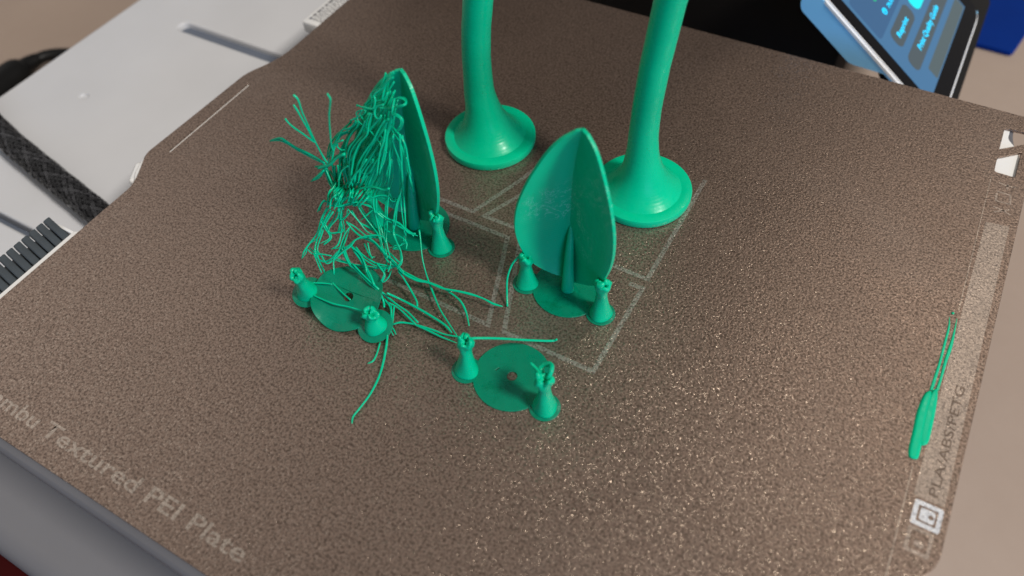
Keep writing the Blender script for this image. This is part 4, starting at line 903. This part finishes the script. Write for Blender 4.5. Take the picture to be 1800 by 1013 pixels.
# ------------------------------------------------------------------ supports
def peg(parent, x, y, z0, h, seed, lean=(0, 0), rb=3.1, zb=0.0):
    rnd = random.Random(seed)
    br = link('brim', mesh('brim', *lathe_data([(rb - .05, z0 + .03 + zb), (rb, z0 + .2 + zb), (rb - .15, z0 + .28 + zb)], x, y, 40)), m_film, parent)
    sharp(br)
    prof = [(2.5, z0 + .2 + zb), (2.4, z0 + .55), (2.12, z0 + 1.5), (1.8, z0 + min(2.8, h * .36)), (1.5, z0 + min(4.2, h * .5)), (1.28, z0 + min(5.6, h * .58)), (1.17, z0 + min(h * .5 + 1.4, h * .66)), (1.26, z0 + h * .74), (1.42, z0 + h * .84), (1.56, z0 + h * .93), (1.4, z0 + h), (.95, z0 + h * 1.02), (.6, z0 + h * .95), (.1, z0 + h * .9)]
    sp_ = lambda z: (lean[0] * (z - z0) / h, lean[1] * (z - z0) / h)
    V_, F_ = lathe_data(prof, x, y, 28, sp_)
    ph = [rnd.uniform(0, 6.28) for _ in range(3)]
    def lump(v):
        vx, vy, vz = v
        ox, oy = sp_(vz); dx, dy = vx - x - ox, vy - y - oy; an = math.atan2(dy, dx); u = (vz - z0) / h
        k_ = 1 + .05 * math.sin(3 * an + ph[0] + vz * .5)
        w_ = max(0, u - .62) / .38
        k_ += w_ * (.26 * math.sin(2 * an + ph[1] + vz * 1.3) + .17 * math.sin(5 * an + ph[2] - vz * 2.1))
        return (x + ox + dx * k_, y + oy + dy * k_, vz + w_ * (.55 * math.sin(2 * an + ph[2]) + .25 * math.sin(5 * an + ph[0])))
    V_ = [lump(v) for v in V_]
    p = link('support_peg', mesh('support_peg', V_, F_), m_peg, parent)
    parts = []
    for i in range(3):
        a = rnd.uniform(0, 6.28); r0 = rnd.uniform(.5, 1.1)
        tx, ty = x + lean[0], y + lean[1]; zz = z0 + h - rnd.uniform(.2, 1.0)
        pts = []
        for j in range(4):
            pts.append((tx + math.cos(a) * r0, ty + math.sin(a) * r0, zz))
            a += rnd.uniform(-.2, .8); zz += rnd.uniform(-.1, .5); r0 = max(.4, r0 + rnd.uniform(-.35, .2))
        q = rnd.uniform(.5, .8)
        parts.append(tube_data(pts, [q, q * 1.1, q * .8, q * .5], 8, 3, .1))
    link('torn_tip', mesh('torn_tip', *join_data(parts)), m_peg, p)
    return p

def film_disc(parent, cx, cy, z, r=7.8, extra=None, warp=False):
    loops = [circle(cx, cy, r, 56), circle(cx, cy, 1.15, 20)]
    if extra: loops += extra
    me = flat('brim_disc', loops, z + .12, .32, .1)
    if warp:
        bm = bmesh.new(); bm.from_mesh(me); bmesh.ops.triangulate(bm, faces=bm.faces[:])
        bmesh.ops.subdivide_edges(bm, edges=bm.edges[:], cuts=3, use_grid_fill=True)
        for v in bm.verts:
            dx = v.co.x / MM - cx; dy = v.co.y / MM - cy; a_ = math.atan2(dy, dx); rr = math.hypot(dx, dy) / r
            v.co.z += MM * rr * rr * (.9 * math.sin(2 * a_ + .6) + .45 * math.sin(5 * a_) + .5)
        bm.to_mesh(me); bm.free()
    return sharp(link('brim_disc', me, m_film, parent))

def interp(tab, t):
    n = len(tab) - 1; f = min(max(t, 0), 1) * n; i = min(int(f), n - 1)
    return catmull(tab[max(i - 1, 0):i + 3] if False else tab, 1)[0] if False else Vector(tab[i]).lerp(Vector(tab[i + 1]), f - i)

LEFT = [(110.6, 85.4, 1.4), (107.2, 83.9, 3.5), (104.0, 82.4, 6.8), (102.0, 81.5, 11.5), (101.1, 81.1, 17.1), (101.5, 81.3, 23.0), (102.9, 81.9, 28.5), (104.7, 82.7, 33.3), (107.0, 83.7, 38.2), (109.2, 84.7, 41.4), (111.7, 85.8, 43.5)]
RIGHT = [(112.6, 85.7, 1.2), (117.0, 83.8, 4.8), (120.3, 82.2, 9.0), (122.2, 81.4, 14.8), (123.0, 81.0, 20.6), (122.7, 81.1, 26.4), (121.5, 81.7, 31.5), (120.0, 82.4, 35.8), (118.2, 83.3, 39.8), (116.5, 84.2, 42.4), (114.5, 85.2, 44.0)]
MID0 = [(111.5, 86.2, 1.2), (111.3, 86.6, 4.5), (111.0, 87.0, 8.5), (110.8, 87.2, 13.0), (110.8, 87.2, 18.0), (110.9, 87.1, 23.5), (111.1, 86.9, 29.0), (111.5, 86.7, 34.0), (112.1, 86.5, 38.4), (112.6, 86.3, 41.4), (113.1, 86.0, 44.1)]
MID = [(x - 1.0 * w, y + 2.0 * w, z - 1.5 * w) for (x, y, z), w in zip(MID0, (0, .4, .8, 1, 1, 1, 1, .9, .7, .35, 0))]
def blade_mesh(dx=0.0, lean=0.0):
    n = 4
    L, Mi, R = (catmull(t, n) for t in (LEFT, MID, RIGHT))
    K = 7
    rows = []
    for i in range(len(L)):
        row = []
        for side, E in ((-1, L[i]), (1, R[i])):
            for k in range(K):
                t = k / K
                f = (1 - t) if side < 0 else t
                p = Mi[i].lerp(E, f if side < 0 else f)
                w = (E - Mi[i]).length
                p = p + Vector((0, 1, 0)) * (-.03 * w * max(0, f - .7) / .3)
                row.append(p)
        row.append(R[i])
        rows.append(row)
    V = []
    for row in rows:
        for p in row:
            z = p.z
            V.append((p.x + dx + lean * (z / 44) ** 2, p.y, p.z))
    w = len(rows[0]); F = []
    for i in range(len(rows) - 1):
        for j in range(w - 1):
            F.append((i * w + j, i * w + j + 1, (i + 1) * w + j + 1, (i + 1) * w + j))
    me = mesh('blade', V, F)
    # give it thickness with a rounded rim
    o = bpy.data.objects.new('tmp', me); col.objects.link(o)
    s = o.modifiers.new('s', 'SOLIDIFY'); s.thickness = .68 * MM; s.offset = 1.0 if True else 0; s.use_even_offset = True
    b = o.modifiers.new('b', 'BEVEL'); b.width = .2 * MM; b.segments = 2; b.limit_method = 'ANGLE'; b.angle_limit = math.radians(50)
    dg = bpy.context.evaluated_depsgraph_get(); dg.update()
    me2 = bpy.data.meshes.new_from_object(o.evaluated_get(dg))
    bpy.data.objects.remove(o)
    return me2

def leaf(label, dx, lean, seed):
    root = tag(empty('printed_leaf', (112 + dx, 84, 0)), label, 'leaf', 'printed leaves standing on support pegs')
    sharp(link('blade', blade_mesh(dx, lean), m_leaf, root), 22)
    tube('leaf_stalk', [(112.0 + dx, 83.4, .3), (111.9 + dx, 83.8, 2.5), (111.5 + dx, 84.7, 5.5), (111.0 + dx, 86.0, 9), (110.5 + dx, 87.4, 12.5), (110.0 + dx, 88.6, 15)], [1.4, 1.35, 1.15, .95, .7, .35], m_leaf, root, 16, 4)
    film_disc(root, 112 + dx, 84, .22)
    peg(root, 103.3 + dx, 81, 0, 9.3, seed)
    peg(root, 121 + dx, 81, 0, 10.8, seed + 1)
    return root
lf = leaf('clean green printed leaf with midrib, standing upright in front of right stem', 0, 0.4, 21)
tube('loose_strand', [(102.0, 80.9, 9.0), (100.9, 79.3, 7.0), (100.7, 77.4, 4.5), (101.5, 75.5, 2.0), (102.7, 73.4, 0.4)], .24, m_strand, lf, 7, 5)
leaf('shaded green printed leaf draped with tangled strings', -40, 2.4, 31)

# bare bases where the prints broke off
fr = tag(empty('support_base', (112, 59, 0)), 'flat green disc with centre hole and two pegs, bare, nearest the camera', 'print base', 'bare round bases left by failed prints')
film_disc(fr, 112, 59, .22, 7.8, [roundpoly([(108.2, 58.6), (108.6, 58.5), (109.0, 59.4), (108.7, 59.6)], .1)])
peg(fr, 103.2, 56, 0, 10.8, 41, (.5, .6))
peg(fr, 121, 56, 0, 10.5, 42, (0, .3))
tube('loose_strand', [(104.2, 57.4, 10.3), (104.8, 58.2, 10.0), (108.2, 61.4, 8.0), (111.8, 65.8, 4.0), (115.3, 69.5, 1.2), (116.3, 70.2, 1.5)], .27, m_strand, fr, 7, 5)
parts = [tube_data([(119.6 + .3 * i, 57.2 + .25 * i, 9.0 + .3 * i), (119.0 + .2 * i, 58.2, 9.6), (119.4, 59.2 - .2 * i, 10.2), (120.8, 59.2, 11.0), (121.6, 57.8, 11.4), (121.5, 56.6, 10.2)], .5, 7, 4, .1) for i in range(2)]
parts.append(tube_data([(120.2, 56.8, 9.5), (118.6, 57.8, 9.6), (117.0, 58.2, 10.2)], [.45, .4, .3], 7, 4, .1))
link('curled_scrap', mesh('curled_scrap', *join_data(parts)), m_peg, fr)

lb = tag(empty('support_base', (72, 59, 0)), 'lifted green disc with two leaning pegs lying under the string tangle', 'print base', 'bare round bases left by failed prints')
film_disc(lb, 72, 59, .22, 7.8, None, True)
peg(lb, 63.2, 56, 0, 10.0, 51, (1.0, .2), 3.6)
peg(lb, 81, 56, 0, 5.6, 52, (-.1, .8), 3.8)
bpy.context.view_layer.update()
lb.rotation_euler = (math.radians(13), math.radians(3.0), 0)
lb.location = Vector((72, 58.6, 2.3)) * MM

# ------------------------------------------------------------------ spaghetti
tg = tag(empty('string_tangle', (66, 70, 0)), 'messy tangle of thin green strings hanging from the shaded leaf', 'string tangle')
random.seed(11)
for r, s in STRANDS:
    pts = [tuple(float(v) + random.uniform(-.06, .06) for v in q.split(',')) for q in s.split()]
    pts = [(x, y, max(z, r)) for x, y, z in pts]
    rr = [r * .86 * random.uniform(.8, 1.2) for _ in pts]
    if random.random() < .5: rr[-1] = r * .45
    tube('strand', pts, rr, m_strand, tg, 6, 4, .05)

# ------------------------------------------------------------------ purge line at the right edge
pl = tag(empty('purge_line', (185, 95, 0)), 'flat green purge streak with two thin tails at the right plate edge', 'purge line')
def ribbon(name, pts, ws, h, mat):
    V, F = [], []
    C_ = catmull([(x, y, w) for (x, y), w in zip(pts, ws)], 5); n = 9
    for i, c in enumerate(C_):
        a = C_[max(i - 1, 0)]; b = C_[min(i + 1, len(C_) - 1)]
        d = Vector((b.x - a.x, b.y - a.y)).normalized(); q = Vector((-d.y, d.x))
        for j in range(n):
            t = j / (n - 1) * 2 - 1
            V.append((c.x + q.x * t * c.z / 2, c.y + q.y * t * c.z / 2, .02 + h * min(1, c.z / 1.2) * math.sqrt(max(0, 1 - t ** 4))))
    for i in range(len(C_) - 1):
        for j in range(n - 1): F.append((i * n + j, i * n + j + 1, (i + 1) * n + j + 1, (i + 1) * n + j))
    me = mesh(name, V, F)
    bm = bmesh.new(); bm.from_mesh(me); bmesh.ops.recalc_face_normals(bm, faces=bm.faces)
    if sum(f.normal.z for f in bm.faces) < 0: bmesh.ops.reverse_faces(bm, faces=bm.faces)
    bm.to_mesh(me); bm.free()
    return link(name, me, mat, pl)
ribbon('streak', [(184.45, 93.6), (184.2, 92), (184.1, 88), (184.3, 84), (184.45, 80), (184.55, 78.3), (184.6, 77.9)], [.5, 1.5, 1.9, 2.0, 2.0, 1.6, .3], .3, m_green)
ribbon('streak', [(185.3, 94.4), (185.2, 92.5), (185.25, 89), (185.4, 85), (185.5, 82.4), (185.5, 81.4)], [.7, 1.5, 1.9, 1.9, 1.6, .3], .28, m_green)
ribbon('tail', [(184.5, 93.8), (184.6, 97), (184.7, 101), (184.65, 106), (184.6, 110.4), (184.2, 113.0)], [.6, .6, .5, .5, .4, .1], .3, m_green)
ribbon('tail', [(185.5, 94.4), (185.6, 98), (185.6, 101.5), (185.75, 105), (185.8, 108), (185.6, 113.3)], [.6, .5, .6, .7, .5, .1], .3, m_green)
link('dot', mesh('dot', *lathe_data([(.3, .02), (.28, .2), (.1, .3)], 184.6, 114.2, 12)), m_green, pl)
